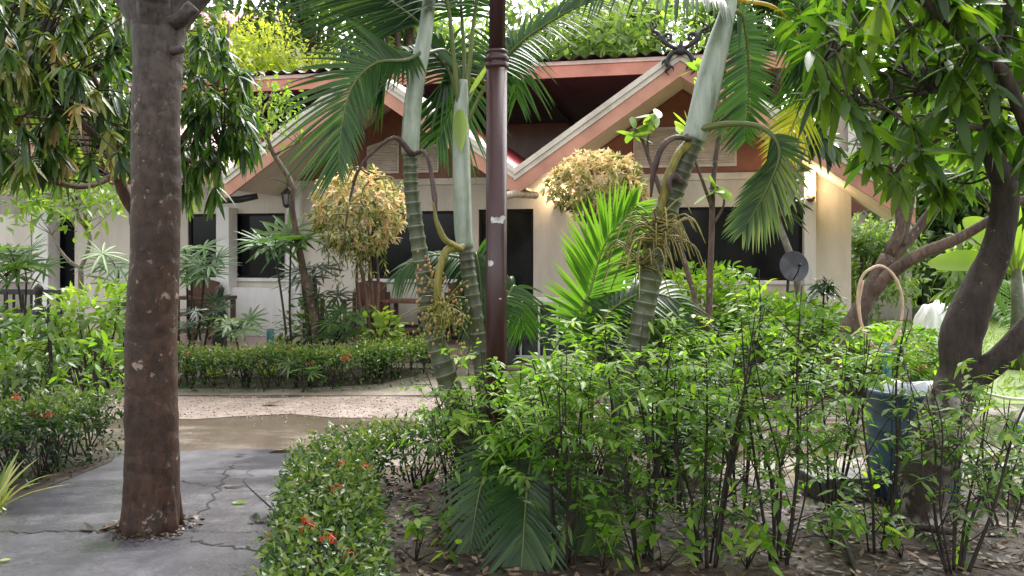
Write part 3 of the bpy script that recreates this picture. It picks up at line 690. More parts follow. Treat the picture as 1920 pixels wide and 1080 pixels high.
for sx in (-.65, .65):
    for sy in (-.2, .22): g = MB(); g.box(sx - .035, sx + .035, sy - .03, sy + .03, 0, .86 if sy > 0 else .38); g.build('leg', 'carved', t, False, local=True)
# white railing with dark scroll panel
p = gd(962, 10.9, .1); t = thing('terrace_railing', 'white barred railing with dark scrollwork right of the brown pole', 'railing', p, HA * .8)
g = MB(); g.box(0, 2.3, -.035, .035, .78, .84); g.box(0, 2.3, -.02, .02, .06, .10)
g.build('rail', 'white', t, False, local=True, bevel=.006)
g = MB()
for k in range(10): g.box(.10 + k * .235 - .012, .10 + k * .235 + .012, -.012, .012, .101, .779)
g.build('bars', 'white', t, False, local=True)
g = MB()
for k in range(9):
    xc = .22 + k * .235
    for zc, s_ in ((.25, 1), (.45, -1), (.63, 1)):
        th_ = np.linspace(0, 4.6, 16); rr_ = .085 * (1 - th_ / 6.2)
        g.tube(np.stack([xc + s_ * rr_ * np.cos(th_), np.zeros(16), zc + rr_ * np.sin(th_)], 1), [.010, .006], 5)
g.build('scrollwork', 'iron', t, local=True)
g = MB(); g.box(.0, 2.3, .08, .10, .02, .74); g.build('back_panel', 'dark_skirt', t, False, local=True)

# ================================================================== PLANT MAKERS
def mango_whorl(b, c, d, n, L, W, q, droop=(.3, .9), tint=None, fold=.28, down=.35):
    """a fan of long leaves round a twig end"""
    d = nrm(np.asarray(d, float)); dirs = nrm(rdir(n, q) * .95 + d * .75); dirs[:, 2] -= down
    pos = c - d * (q.rand(n) * L * .5)[:, None]
    tn = np.clip(q.normal(.42, .2) + q.normal(0, .13, n), 0, 1) if tint is None else np.clip(tint + q.normal(0, .15, n), 0, 1)
    b.leaves(pos, dirs, A(0, 0, 1) + q.normal(0, .35, (n, 3)), q.uniform(.65, 1.1, n) * L, q.uniform(.8, 1.15, n) * W, q.uniform(*droop, n), 5, fold, 'lance', tn, q=q)
def twig(b, a_, c, r, q, sag=.05):
    m = (a_ + c) / 2 + q.normal(0, .05, 3) + A(0, 0, sag); b.tube(spline([a_, m, c], 7), [r, r * .35], 5)
def nearest(sk, p):
    s_ = np.asarray(sk); return s_[np.argmin(np.linalg.norm(s_ - p, axis=1))]

# ---- the thick trunk in the foreground
TB = gd(286, 4.62)
t = thing('shade_tree', 'thick brown tree trunk rising from the cracked grey path', 'tree', TB)
g = MB()
zs = np.linspace(-.05, 2.74, 60); xs_ = np.interp(zs, [0, .5, 1.2, 2.0, 2.74], [-.015, -.006, .0, .022, .03])
rad = np.interp(zs, [-.05, .03, .12, .3, .6, .9, 1.3, 2.0, 2.58, 2.74], [.158, .152, .145, .140, .136, .133, .129, .125, .127, .142])
for zc, amp_, wd in ((.62, .006, .04), (1.3, .003, .06), (.36, .003, .04)): rad = rad + amp_ * np.exp(-((zs - zc) / wd) ** 2)
g.tube(np.stack([TB[0] + xs_ + .006 * np.sin(zs * 5), np.full(60, TB[1]), zs], 1), rad, 44, rough=.02, seed=4, cap=False)
q = np.random.RandomState(21)
# root flutes, ring scars
for k, a_ in enumerate((2.9, 3.7, 4.4, 5.2, 5.9, .6, 1.6)):
    dx, dy = math.cos(a_), math.sin(a_)
    g.tube([TB + A(dx * .140, dy * .140, -.03), TB + A(dx * .118, dy * .118, .06), TB + A(dx * .098, dy * .098, .25), TB + A(dx * .082, dy * .082, .6)], [.045, .045, .042, .035], 8, rough=.1, seed=k)
tr = g.build('trunk', 'bark_main', t)
g = MB(); c0 = TB + A(.03, 0, 2.68)
LIM = []
for k, (dx, dy, dz, r) in enumerate(((-.5, .1, .62, .085), (.55, .25, .75, .08), (.12, -.6, .9, .08), (.0, .5, 1.0, .08))):
    pts = spline([c0 - A(0, 0, .06), c0 + A(dx * .35, dy * .35, dz * .35 + .02), c0 + A(dx * 1.2, dy * 1.2, dz * 1.1), c0 + A(dx * 2.6, dy * 2.6, dz * 2.2 + .3), c0 + A(dx * 4, dy * 4, dz * 2.9 + .4)], 22)
    g.tube(pts, [r * 1.15, r, r * .8, r * .5, r * .15], 14, rough=.08, seed=k); LIM += list(pts)
# snapped stubs on the right
g.tube(spline([c0 + A(.06, -.06, .04), c0 + A(.17, -.10, .07), c0 + A(.235, -.11, .125)], 9), [.04, .036, .03], 10, rough=.45, seed=5)
g.tube(spline([c0 + A(.08, -.05, -.10), c0 + A(.15, -.09, -.10), c0 + A(.175, -.1, -.085)], 7), [.03, .022, .008], 8, rough=.3, seed=6)
g.build('limbs', 'bark_main', t)
g = MB(); N = 1100; cen = TB + A(-.6, -.7, 5.4)
v = rdir(N, q) * (q.rand(N) ** .4)[:, None] * A(3.0, 2.6, 1.15); v = v + cen; v = v[v[:, 2] > 4.15]; N = len(v)
g.leaves(v, rdir(N, q) + A(0, 0, -.3), A(0, 0, 1) + q.normal(0, .4, (N, 3)), q.uniform(.12, .22, N), q.uniform(.05, .085, N), .3, 2, 0, 'ovate')
g.build('crown', 'mango', t)

# ---- the near mango tree at the right
q = np.random.RandomState(31)
MBASE = gd(1722, 4.62); t = thing('mango_tree', 'dark forked mango tree with lichen spotted foot beside the blue drum', 'tree', MBASE)
Yt = 4.62
g = MB(); pts = spline([MBASE - A(0, 0, .06), at(1726, 960, Yt), at(1742, 880, Yt), at(1762, 800, Yt), at(1785, 740, Yt)], 24)
g.tube(pts, [.15, .12, .122, .128, .122], 20, rough=.13, seed=2)
tr = g.build('trunk', 'bark_lichen', t)
SK = []
g = MB()
def limb(ppts, r, seed, sides=12, n=22, rough=.1):
    p_ = spline([at(*x) for x in ppts], n); g.tube(p_, r, sides, rough=rough, seed=seed); SK.extend(p_)
limb([(1785, 745, Yt), (1800, 690, Yt), (1806, 610, Yt), (1848, 520, Yt), (1878, 430, Yt), (1886, 340, Yt)], [.112, .108, .104, .086, .076, .066], 1, 16, 30)
limb([(1886, 350, Yt), (1862, 290, Yt), (1858, 220, 4.6), (1878, 120, 4.5), (1892, 20, 4.4), (1900, -90, 4.3)], [.062, .05, .042, .036, .03, .02], 2)
limb([(1884, 345, Yt), (1925, 290, Yt), (1985, 215, 4.5), (2050, 100, 4.4)], [.058, .045, .035, .02], 3)
limb([(1790, 730, Yt), (1850, 690, 4.55), (1910, 635, 4.5), (2000, 520, 4.4), (2080, 330, 4.3)], [.09, .072, .062, .05, .03], 4)
limb([(2000, 520, 4.4), (1975, 340, 4.2), (1930, 250, 4.1), (1880, 135, 4.05), (1820, 85, 4.0), (1760, 25, 4.0), (1700, -20, 4.0), (1620, -40, 4.0)], [.045, .036, .034, .032, .029, .024, .018, .01], 5, 10)
limb([(1760, 25, 4.0), (1690, 60, 4.1), (1610, 70, 4.1), (1540, 120, 4.1)], [.016, .012, .008, .005], 6, 7)
limb([(1866, 250, 4.6), (1800, 240, 4.5), (1720, 290, 4.5), (1670, 330, 4.5)], [.018, .013, .009, .005], 7, 7)
limb([(1862, 200, 4.6), (1790, 170, 4.5), (1700, 180, 4.4), (1600, 200, 4.4)], [.018, .012, .009, .005], 8, 7)
for s_ in ((1880, 440, 30, 6), (1842, 555, -26, 12)): pass
cr = MB(); bt = MB()
def mreg():
    while True:
        x = q.uniform(1480, 2010); y = q.uniform(-110, 440)
        lim_ = np.interp(x, [1480, 1540, 1600, 1680, 1760, 1860, 2010], [100, 190, 280, 350, 430, 330, 420])
        if y < lim_ and not (y > 250 and 1840 < x < 1935 and q.rand() < .8): return x, y
for k in range(165):
    x, y = mreg(); Y_ = q.uniform(3.9, 5.4); c = at(x, y, Y_); s_ = nearest(SK, c); 
    d = nrm(c - s_ + A(0, 0, -.15)); 
    mango_whorl(cr, c, d, q.randint(7, 12), .205, .05, q, (.0, .6), down=.08); twig(bt, s_, c, .010, q)
bt_o = g.build('limbs', 'bark_mango', t); bt.build('twigs', 'bark_mango', t); cr.build('crown', 'mango_r', t)

# ---- the mango tree at the left, behind the thick trunk
q = np.random.RandomState(41); SK = []
LB = gd(290, 7.4); t = thing('mango_tree', 'drooping mango tree with pale new leaves at the upper left', 'tree', LB)
g = MB()
limb([(290, 798, 7.4), (288, 650, 7.4), (276, 500, 7.4), (262, 400, 7.4)], [.12, .10, .09, .085], 1)
limb([(264, 410, 7.4), (228, 350, 7.3), (210, 250, 7.2), (160, 120, 7.0), (90, 20, 6.8), (0, -90, 6.6)], [.06, .05, .045, .035, .025, .015], 2)
limb([(215, 290, 7.25), (150, 230, 6.7), (80, 190, 6.3), (-30, 160, 6.0)], [.035, .03, .02, .01], 3)
limb([(266, 420, 7.4), (320, 300, 7.4), (385, 200, 7.4), (420, 120, 7.4), (430, 40, 7.5)], [.055, .045, .03, .02, .01], 4)
limb([(330, 290, 7.4), (390, 310, 7.1), (420, 280, 7.0)], [.025, .016, .008], 5)
limb([(215, 330, 7.3), (150, 350, 6.8), (60, 330, 6.4), (-30, 300, 6.1)], [.03, .022, .015, .008], 6)
g.build('trunk', 'bark_red', t)
cr = MB(); nw = MB(); bt = MB()
for k in range(430):
    if k < 320:
        x, y = q.uniform(-70, 258), q.uniform(-70, 330)
        if x > 90 and y > np.interp(x, [90, 180, 258], [330, 230, 260]) and q.rand() < .6: continue
        Y_ = q.uniform(5.6, 7.6)
    else:
        x, y = q.uniform(335, 480), q.uniform(40, 380)
        if y > 290 and x > 420: continue
        if y < 130 and x > 430: continue
        Y_ = q.uniform(6.6, 7.6)
    c = at(x, y, Y_); s_ = nearest(SK, c); d = nrm((c - s_) * .6 + A(0, 0, -.25))
    new = q.rand() < .2 and x < 260
    mango_whorl(nw if new else cr, c, d, q.randint(8, 14), .165, .038, q, (.2, 1.2)); twig(bt, s_, c, .010, q)
cr.build('crown', 'mango', t); nw.build('new_leaves', 'mango_new', t); bt.build('twigs', 'bark_mango', t)

# ---- generic leafy sapling / tree with given skeleton
def leafy(name, label, cat, base, branches, leafpts, mat, bark, L, W, n, droop=(.1, .5), group=None, seed=0, shape='lance', segs=3, spread=.12, rad0=.02, fold=.2, whorl=False, tw=.006):
    q = np.random.RandomState(seed); t = thing(name, label, cat, base, 0, group)
    g = MB(); sk_ = []
    for k, (ppts, r) in enumerate(branches):
        p_ = spline([at(*x) for x in ppts], 16); g.tube(p_, r, 8, rough=.12, seed=k + seed); sk_.extend(p_)
    cr = MB()
    for (x, y, Y_) in leafpts:
        c = at(x, y, Y_); s_ = nearest(sk_, c); twig(g, s_, c, tw, q, .02)
        d = nrm(c - s_ + q.normal(0, .05, 3) + A(0, 0, .05))
        if whorl: mango_whorl(cr, c, d, n, L, W, q, droop, fold=fold)
        else:
            ps = c + q.normal(0, spread, (n, 3)); cr.leaves(ps, rdir(n, q) + A(0, 0, -.15) + d * .4, A(0, 0, 1) + q.normal(0, .4, (n, 3)), q.uniform(.7, 1.2, n) * L, q.uniform(.8, 1.2, n) * W, q.uniform(*droop, n), segs, fold, shape, np.clip(q.normal(.45, .15) + q.normal(0, .15, n), 0, 1), q=q)
    g.build('trunk', bark, t); cr.build('crown', mat, t)
    return t
def rp_(q, x0, x1, y0, y1, Y0, Y1, n, ell=True):
    out = []
    while len(out) < n:
        u, v_ = q.uniform(-1, 1, 2)
        if ell and u * u + v_ * v_ > 1: continue
        out.append(((x0 + x1) / 2 + u * (x1 - x0) / 2, (y0 + y1) / 2 + v_ * (y1 - y0) / 2, q.uniform(Y0, Y1)))
    return out
q = np.random.RandomState(5)
# second brown tree near the bungalow's right corner
leafy('spreading_tree', 'brown spreading tree in front of the right bungalow corner', 'tree', gd(1560, 8.9),
      [([(1560, 745, 8.9), (1580, 640, 8.9), (1625, 560, 8.9), (1665, 480, 8.9)], [.125, .105, .095, .08]),
       ([(1665, 480, 8.9), (1690, 420, 8.9), (1672, 340, 8.9), (1655, 270, 8.8), (1630, 190, 8.7)], [.07, .055, .045, .035, .022]),
       ([(1625, 565, 8.9), (1660, 520, 8.8), (1720, 480, 8.6), (1790, 450, 8.4), (1860, 410, 8.2), (1960, 350, 8)], [.075, .068, .06, .052, .042, .03]),
       ([(1655, 500, 8.9), (1720, 430, 9.0), (1755, 385, 9.1), (1800, 360, 9.2), (1840, 330, 9.2)], [.075, .06, .05, .03, .02]),
       ([(1690, 460, 8.9), (1705, 400, 9), (1715, 350, 9.1)], [.045, .035, .02])],
      rp_(q, 1640, 1960, 150, 350, 8, 9.6, 40), 'mango_r', 'bark_brown', .24, .06, 11, (.3, 1.), seed=51, whorl=True, tw=.012)
# small glossy tree with the satellite dish
leafy('glossy_tree', 'slim tree with drooping glossy leaves beside the lit column', 'tree', gd(1515, 10.2),
      [([(1515, 710, 10.2), (1500, 560, 10.2), (1482, 480, 10.2), (1458, 410, 10.2), (1455, 350, 10.1)], [.055, .05, .045, .035, .02]),
       ([(1458, 410, 10.2), (1490, 330, 10), (1520, 240, 9.9), (1530, 180, 9.8)], [.03, .025, .02, .01])],
      rp_(q, 1432, 1512, 300, 400, 9.9, 10.4, 9) + rp_(q, 1475, 1580, 190, 300, 9.7, 10.2, 12), 'grey_leaf', 'bark_pale', .30, .075, 11, (.3, .9), seed=52, whorl=True)
# thin pale tree in front of the middle gable
leafy('slender_tree', 'slender crooked tree with yellow green leaves left of the palms', 'tree', gd(598, 10.3),
      [([(598, 700, 10.3), (590, 600, 10.3), (572, 520, 10.3), (556, 440, 10.3), (546, 380, 10.3), (550, 350, 10.3), (520, 300, 10.3), (505, 270, 10.3), (488, 205, 10.3)], [.06, .055, .05, .04, .04, .035, .03, .025, .012]),
       ([(510, 280, 10.3), (470, 272, 10.2), (420, 274, 10.1)], [.018, .012, .006]), ([(515, 290, 10.3), (535, 280, 10.2), (570, 260, 10.1)], [.014, .01, .005]),
       ([(552, 355, 10.3), (530, 340, 10.3), (505, 335, 10.2)], [.014, .009, .004]), ([(492, 215, 10.3), (460, 190, 10.2), (440, 170, 10.2)], [.012, .009, .005]), ([(490, 210, 10.3), (510, 185, 10.3), (530, 175, 10.3)], [.012, .009, .005])],
      rp_(q, 405, 565, 150, 255, 9.8, 10.7, 60), 'bright', 'bark_brown', .095, .034, 9, (.1, .5), seed=53, spread=.09)
# forked bare frangipani at the left
leafy('forked_sapling', 'pale forked bare sapling against the grey left wall', 'sapling', gd(152, 11.2),
      [([(152, 690, 11.2), (153, 600, 11.2), (152, 500, 11.2)], [.04, .036, .034]),
       ([(152, 502, 11.2), (165, 470, 11.2), (168, 440, 11.2), (150, 410, 11.2), (138, 375, 11.2)], [.03, .027, .024, .02, .014]),
       ([(152, 502, 11.2), (130, 490, 11.2), (110, 465, 11.2), (98, 440, 11.2)], [.028, .025, .02, .014])],
      rp_(q, 10, 245, 300, 430, 10.4, 11.6, 60), 'bright', 'bark_pale', .15, .055, 10, (.1, .5), seed=54, shape='ovate')
# frangipani with paddle leaves in front of the right gable
leafy('frangipani', 'frangipani with pale paddle leaves before the right gable', 'tree', gd(1325, 8.6),
      [([(1325, 755, 8.6), (1328, 600, 8.6), (1334, 450, 8.6), (1338, 330, 8.6), (1352, 230, 8.6), (1362, 160, 8.6)], [.036, .034, .03, .028, .024, .014]),
       ([(1326, 640, 8.6), (1280, 480, 8.5), (1235, 350, 8.4), (1218, 300, 8.4), (1205, 265, 8.4), (1190, 240, 8.4)], [.03, .028, .024, .02, .017, .012]),
       ([(1214, 290, 8.4), (1216, 255, 8.4), (1222, 225, 8.4)], [.016, .014, .01]), ([(1338, 400, 8.6), (1310, 320, 8.5), (1285, 260, 8.4)], [.02, .016, .012]),
       ([(1350, 240, 8.6), (1330, 200, 8.5), (1315, 160, 8.4)], [.018, .014, .01]), ([(1352, 230, 8.6), (1385, 200, 8.6), (1410, 170, 8.6)], [.016, .012, .01]), ([(1338, 420, 8.6), (1358, 380, 8.6), (1345, 350, 8.5)], [.014, .012, .008])],
      [(1188, 238, 8.4), (1222, 222, 8.4), (1284, 255, 8.4), (1292, 235, 8.4), (1314, 155, 8.4), (1318, 120, 8.3), (1345, 348, 8.5), (1412, 165, 8.6), (1362, 150, 8.6)], 'frangi', 'bark_brown', .25, .10, 8, (.0, .35), seed=55, whorl=True, fold=.12)
# bushy bright sapling on the lawn edge and low plants at the back
leafy('bright_sapling', 'bright green leafy sapling right of the forked mango trunk', 'sapling', gd(1800, 12.5),
      [([(1800, 670, 12.5), (1800, 560, 12.5), (1805, 460, 12.5)], [.04, .03, .015])], rp_(q, 1755, 1870, 430, 600, 12, 13, 40), 'bright', 'bark_brown', .26, .07, 8, (.3, .9), seed=56, whorl=True)

# ---- round clipped golden bushes on stems
def golden(px, pcy, rx, ry, Y_, stem_px, stem_py, label, seed, skirt=0):
    q = np.random.RandomState(seed); base = gd(stem_px, Y_); t = thing('golden_bush', label, 'topiary bush', base, 0, 'golden round bushes')
    c = at(px, pcy, Y_); Rx, Rz = rx / F * Y_, ry / F * Y_
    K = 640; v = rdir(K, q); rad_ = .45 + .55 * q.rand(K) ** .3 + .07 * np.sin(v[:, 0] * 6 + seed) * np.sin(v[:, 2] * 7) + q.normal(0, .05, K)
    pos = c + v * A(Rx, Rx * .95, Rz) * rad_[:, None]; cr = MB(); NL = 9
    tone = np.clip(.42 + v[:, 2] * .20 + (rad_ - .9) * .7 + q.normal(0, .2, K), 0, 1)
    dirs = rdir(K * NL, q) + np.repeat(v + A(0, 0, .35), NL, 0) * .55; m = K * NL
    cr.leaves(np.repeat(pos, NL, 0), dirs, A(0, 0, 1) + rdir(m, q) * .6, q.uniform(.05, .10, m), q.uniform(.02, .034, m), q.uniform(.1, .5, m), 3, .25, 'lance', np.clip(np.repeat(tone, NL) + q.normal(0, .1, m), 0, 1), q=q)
    if skirt:
        for k in range(26):
            u = q.uniform(-.95, .6); st = c + A(u * Rx * .8, q.normal(0, Rx * .3), -Rz * .6); l = Rz * q.uniform(.3, skirt) * (1.1 - .4 * abs(u + .3))
            e = st + A(q.normal(0, .06), q.normal(0, .05), -l); n2 = int(26 * l / Rz) + 6; tt = q.rand(n2)
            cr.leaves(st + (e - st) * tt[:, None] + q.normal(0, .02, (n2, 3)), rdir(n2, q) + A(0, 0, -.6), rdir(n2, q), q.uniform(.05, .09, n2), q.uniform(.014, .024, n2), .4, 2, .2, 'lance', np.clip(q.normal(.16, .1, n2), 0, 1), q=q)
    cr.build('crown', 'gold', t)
    g = MB()
    for k in range(5):
        p0 = base + A(q.normal(0, .03), q.normal(0, .03), -.02); tp = c + A(q.normal(0, Rx * .35), q.normal(0, .2), -Rz * .3)
        m1 = p0 + (tp - p0) * .33 + q.normal(0, .035, 3); m2 = p0 + (tp - p0) * .66 + q.normal(0, .06, 3)
        g.tube(spline([p0, m1, m2, tp], 18), [.033, .026, .02, .012], 7, rough=.15, seed=k)
    g.build('trunk', 'bark_red', t)
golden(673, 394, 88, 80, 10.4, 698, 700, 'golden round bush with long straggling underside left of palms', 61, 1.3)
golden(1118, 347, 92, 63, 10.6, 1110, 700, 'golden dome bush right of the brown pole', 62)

# ---- lady palms (fans of narrow leaflets on thin canes)
def fan(b, c, d, n, L, W, q, arc=4.6, droop=.35):
    d = nrm(np.asarray(d, float)); s_ = np.cross(d, A(0, 0, 1)); s_ = nrm(s_ if np.linalg.norm(s_) > .1 else A(1, 0, 0)); u = np.cross(s_, d)
    a_ = np.linspace(-arc / 2, arc / 2, n) + q.normal(0, .06, n)
    nv = nrm(u * .9 + A(0, -.45, .25)); e1 = nrm(d - nv * np.dot(d, nv)); e2 = np.cross(nv, e1)
    dirs = np.cos(a_)[:, None] * e1 + np.sin(a_)[:, None] * e2 + nv * .15
    b.leaves(np.repeat(c[None], n, 0), dirs, nv, q.uniform(.8, 1.05, n) * L, W, q.uniform(.5, 1.3, n) * droop, 4, .3, 'lance', np.clip(q.normal(.5, .13) + q.normal(0, .08, n), 0, 1), q=q)
def lady_palm(label, base, canes, mat, seed, L=.36, W=.035, stem='stem_dark', nf=4, nl=11, sr=.014):
    q = np.random.RandomState(seed); t = thing('lady_palm', label, 'palm plant', base, 0, 'fan leaved lady palms'); g = MB(); cr = MB()
    for (x, y, Y_) in canes:
        c = at(x, y, Y_); p0 = base + q.normal(0, .03, 3) * A(1, 1, 0); m = (p0 + c) / 2 + q.normal(0, .04, 3)
        g.tube(spline([p0, m, c], 12), [sr * 1.3, sr, sr * .8], 7)
        for k in range(nf):
            a_ = k * 2 * math.pi / nf + q.rand(); dd = A(math.cos(a_), math.sin(a_) * .8, q.uniform(-.1, .9)); e = c + nrm(dd) * q.uniform(.08, .26)
            g.tube(spline([c - A(0, 0, .05), (c + e) / 2 + A(0, 0, .02), e], 6), [.006, .004], 5); fan(cr, e, dd, nl, L, W, q)
    g.build('stem', stem, t); cr.build('fronds', mat, t); return t
lady_palm('pale lady palm glowing against the dark left window', gd(548, 10.2), [(515, 470, 10.2), (545, 462, 10.2)], 'lady', 71, .46, .05, nf=4)
lady_palm('dark lady palm on a ringed stem left of the golden bush', gd(592, 10.5), [(588, 505, 10.5), (605, 560, 10.4), (568, 530, 10.5)], 'lady_dk', 72, .36, .035, stem='bark_brown', nf=3, sr=.03)
lady_palm('light lady palm immediately right of the thick trunk', gd(352, 10.3), [(350, 480, 10.3), (385, 500, 10.3), (360, 520, 10.2)], 'lady', 73, .40, .04)
lady_palm('low lady palm in front of the white ledge', gd(440, 10.3), [(440, 618, 10.3)], 'lady', 74, .34, .045, nf=5)
lady_palm('lady palm in front of the far left white column', gd(30, 10.0), [(28, 490, 10.0), (50, 520, 10.1), (12, 512, 10.)], 'lady', 75, .36, .04)
lady_palm('lady palm just left of the thick trunk', gd(228, 10.2), [(222, 500, 10.2), (240, 545, 10.1), (225, 590, 10.1)], 'lady', 76, .40, .035)
lady_palm('small lady palm near the foot of the left golden bush', gd(628, 10.2), [(628, 635, 10.2), (640, 608, 10.2)], 'lady', 77, .27, .03)
lady_palm('tiny lady palm sprouting from the back hedge face', gd(567, 9.15), [(567, 704, 9.15)], 'lady', 78, .2, .022, nf=3)
lady_palm('lady palm by the spider plants right of thick trunk', gd(392, 10.2), [(395, 590, 10.2), (372, 610, 10.1)], 'lady_dk', 79, .28, .03)
# ---- spider plants
def spider(label, base, n, L, seed, mat='spider'):
    q = np.random.RandomState(seed); a_ = q.rand(n) * 6.28
    b = MB(); d = np.stack([np.cos(a_), np.sin(a_), q.uniform(.5, 1.8, n)], 1)
    b.leaves(base + q.normal(0, .03, (n, 3)) * A(1, 1, 0), d, A(0, 0, 1) + q.normal(0, .2, (n, 3)), q.uniform(.6, 1.1, n) * L, q.uniform(.022, .036, n), q.uniform(.3, .9, n), 6, .3, 'strap', q=q)
    t = thing('spider_plant', label, 'plant', base, 0, 'arching strap leaf plants'); b.build('leaves', mat, t); return t
spider('yellow striped spider plant round the teal post', gd(500, 10.25, .02), 34, .85, 81)
spider('pale spider plant just right of the thick trunk foot', gd(400, 10.2, .02), 30, .8, 82)
spider('yellow edged strap plant at the left frame edge', gd(-10, 4.9, .02), 26, .55, 83)
spider('pale strap leaf plant behind left saplings', gd(180, 10.2, .02), 30, .7, 84)
spider('small yellow strap plant beside the railing', gd(1052, 10.0, .02), 40, .3, 85)
# teal post
p = gd(507, 10.4); g = MB(); g.lathe([(.001, .0), (.045, .0), (.045, .58), (.036, .58), (.036, .46), (.001, .46)], p, 16)
tag(g.build('pipe_post', 'teal'), 'teal pipe stub standing among the spider plants', 'pipe')

# ---- clipped hedges
def flower(b, c, q, r=.035):
    n = 26; v = rdir(n, q); v[:, 2] = np.abs(v[:, 2]) * .7; v = nrm(v)
    ps = c + v * r * .8
    b.leaves(ps, np.cross(v, rdir(n, q)), v, r * .75, r * .5, .1, 1, 0, 'ovate', q.rand(n), q=q)
def hedge(label, path, width, h, n, mat, seed, flowers=0, tops=None, L=(.035, .065), gappy=.0, stemn=60, hv_=.03):
    q = np.random.RandomState(seed); p = spline([A(x, y, 0) for x, y in path], 60); seg = np.cumsum(np.r_[0, np.linalg.norm(np.diff(p, axis=0), axis=1)])
    base = p[len(p) // 2]; t = thing('clipped_hedge', label, 'hedge', base, 0, 'clipped flowering hedges')
    def pt(s_): return np.stack([np.interp(s_, seg, p[:, k]) for k in range(3)], -1)
    s_ = q.rand(n) * seg[-1]; c = pt(s_); tg = nrm(pt(np.minimum(s_ + .05, seg[-1])) - pt(np.maximum(s_ - .05, 0))); sd_ = np.cross(tg, A(0, 0, 1))
    a_ = q.uniform(-.25, math.pi + .25, n); rr = np.where(q.rand(n) < .75, q.normal(1, .085, n) + .12 * (q.rand(n) < .06), q.uniform(.3, 1, n))
    hh = h * (1 + hv_ * 2 * np.sin(s_ * 5.1) + hv_ * np.sin(s_ * 11.3 + 1)) if tops is None else np.interp(s_ / seg[-1], np.linspace(0, 1, len(tops)), tops)
    ca, sa = np.cos(a_), np.sin(a_); ex = np.sign(ca) * np.abs(ca) ** .45; ez = np.sign(sa) * np.abs(sa) ** .45
    topm = (ez > .5) & (q.rand(n) < .8); ex = np.where(topm, q.uniform(-.95, .95, n), ex)
    zz = hh * (.45 + .55 * ez) * 1.0; zz = np.where(ez < 0.35, q.uniform(.03, .8, n) * hh, zz)
    pos = c + sd_ * (ex * rr * width / 2)[:, None]; pos[:, 2] = zz * np.where(rr < 1, .5 + .5 * rr, rr) 
    out = sd_ * ex[:, None] + A(0, 0, 1) * np.maximum(ez, .2)[:, None]
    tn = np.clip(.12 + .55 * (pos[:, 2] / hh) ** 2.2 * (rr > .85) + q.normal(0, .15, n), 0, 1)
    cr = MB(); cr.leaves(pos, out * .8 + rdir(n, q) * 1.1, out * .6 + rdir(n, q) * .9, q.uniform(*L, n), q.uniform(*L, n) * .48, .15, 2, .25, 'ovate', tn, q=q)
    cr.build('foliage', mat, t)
    g = MB()
    for k in range(stemn):
        s1 = q.rand() * seg[-1]; b0 = pt(np.array([s1]))[0] + q.normal(0, width * .16, 3) * A(1, 1, 0); b0[2] = 0
        for m_ in range(3):
            e = b0 + q.normal(0, .09, 3) * A(1, 1, 0); e[2] = h * q.uniform(.6, .9); g.tube(spline([b0, (b0 + e) / 2 + q.normal(0, .02, 3), e], 6), [.007, .004], 5)
    g.build('stems', 'stem_dark', t)
    for k in range(flowers):
        i = q.randint(n); 
        while pos[i, 1] > np.mean(c[:, 1]) + width or ez[i] < .0: i = q.randint(n)
        fb = MB(); flower(fb, pos[i] + nrm(out[i]) * .025 + A(0, -.02, 0), q, q.uniform(.025, .042)); fb.build('flower_cluster', 'flower', t)
    return t
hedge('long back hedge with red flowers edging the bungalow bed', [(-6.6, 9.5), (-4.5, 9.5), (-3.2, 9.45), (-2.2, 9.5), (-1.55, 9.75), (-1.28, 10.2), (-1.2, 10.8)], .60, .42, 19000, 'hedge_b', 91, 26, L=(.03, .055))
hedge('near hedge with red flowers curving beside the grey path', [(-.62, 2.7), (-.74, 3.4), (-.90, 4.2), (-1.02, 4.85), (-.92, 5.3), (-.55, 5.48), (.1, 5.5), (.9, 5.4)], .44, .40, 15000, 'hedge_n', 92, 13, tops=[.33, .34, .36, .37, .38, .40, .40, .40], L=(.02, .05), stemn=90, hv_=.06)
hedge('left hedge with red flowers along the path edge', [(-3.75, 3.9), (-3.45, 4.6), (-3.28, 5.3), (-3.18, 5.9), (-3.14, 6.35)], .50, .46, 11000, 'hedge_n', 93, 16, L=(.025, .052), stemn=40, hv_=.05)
hedge('low rough hedge behind left saplings by the driveway', [(-7.5, 8.6), (-5.6, 8.5), (-4.6, 8.55)], .5, .42, 3200, 'hedge_b', 94, 6, stemn=30)

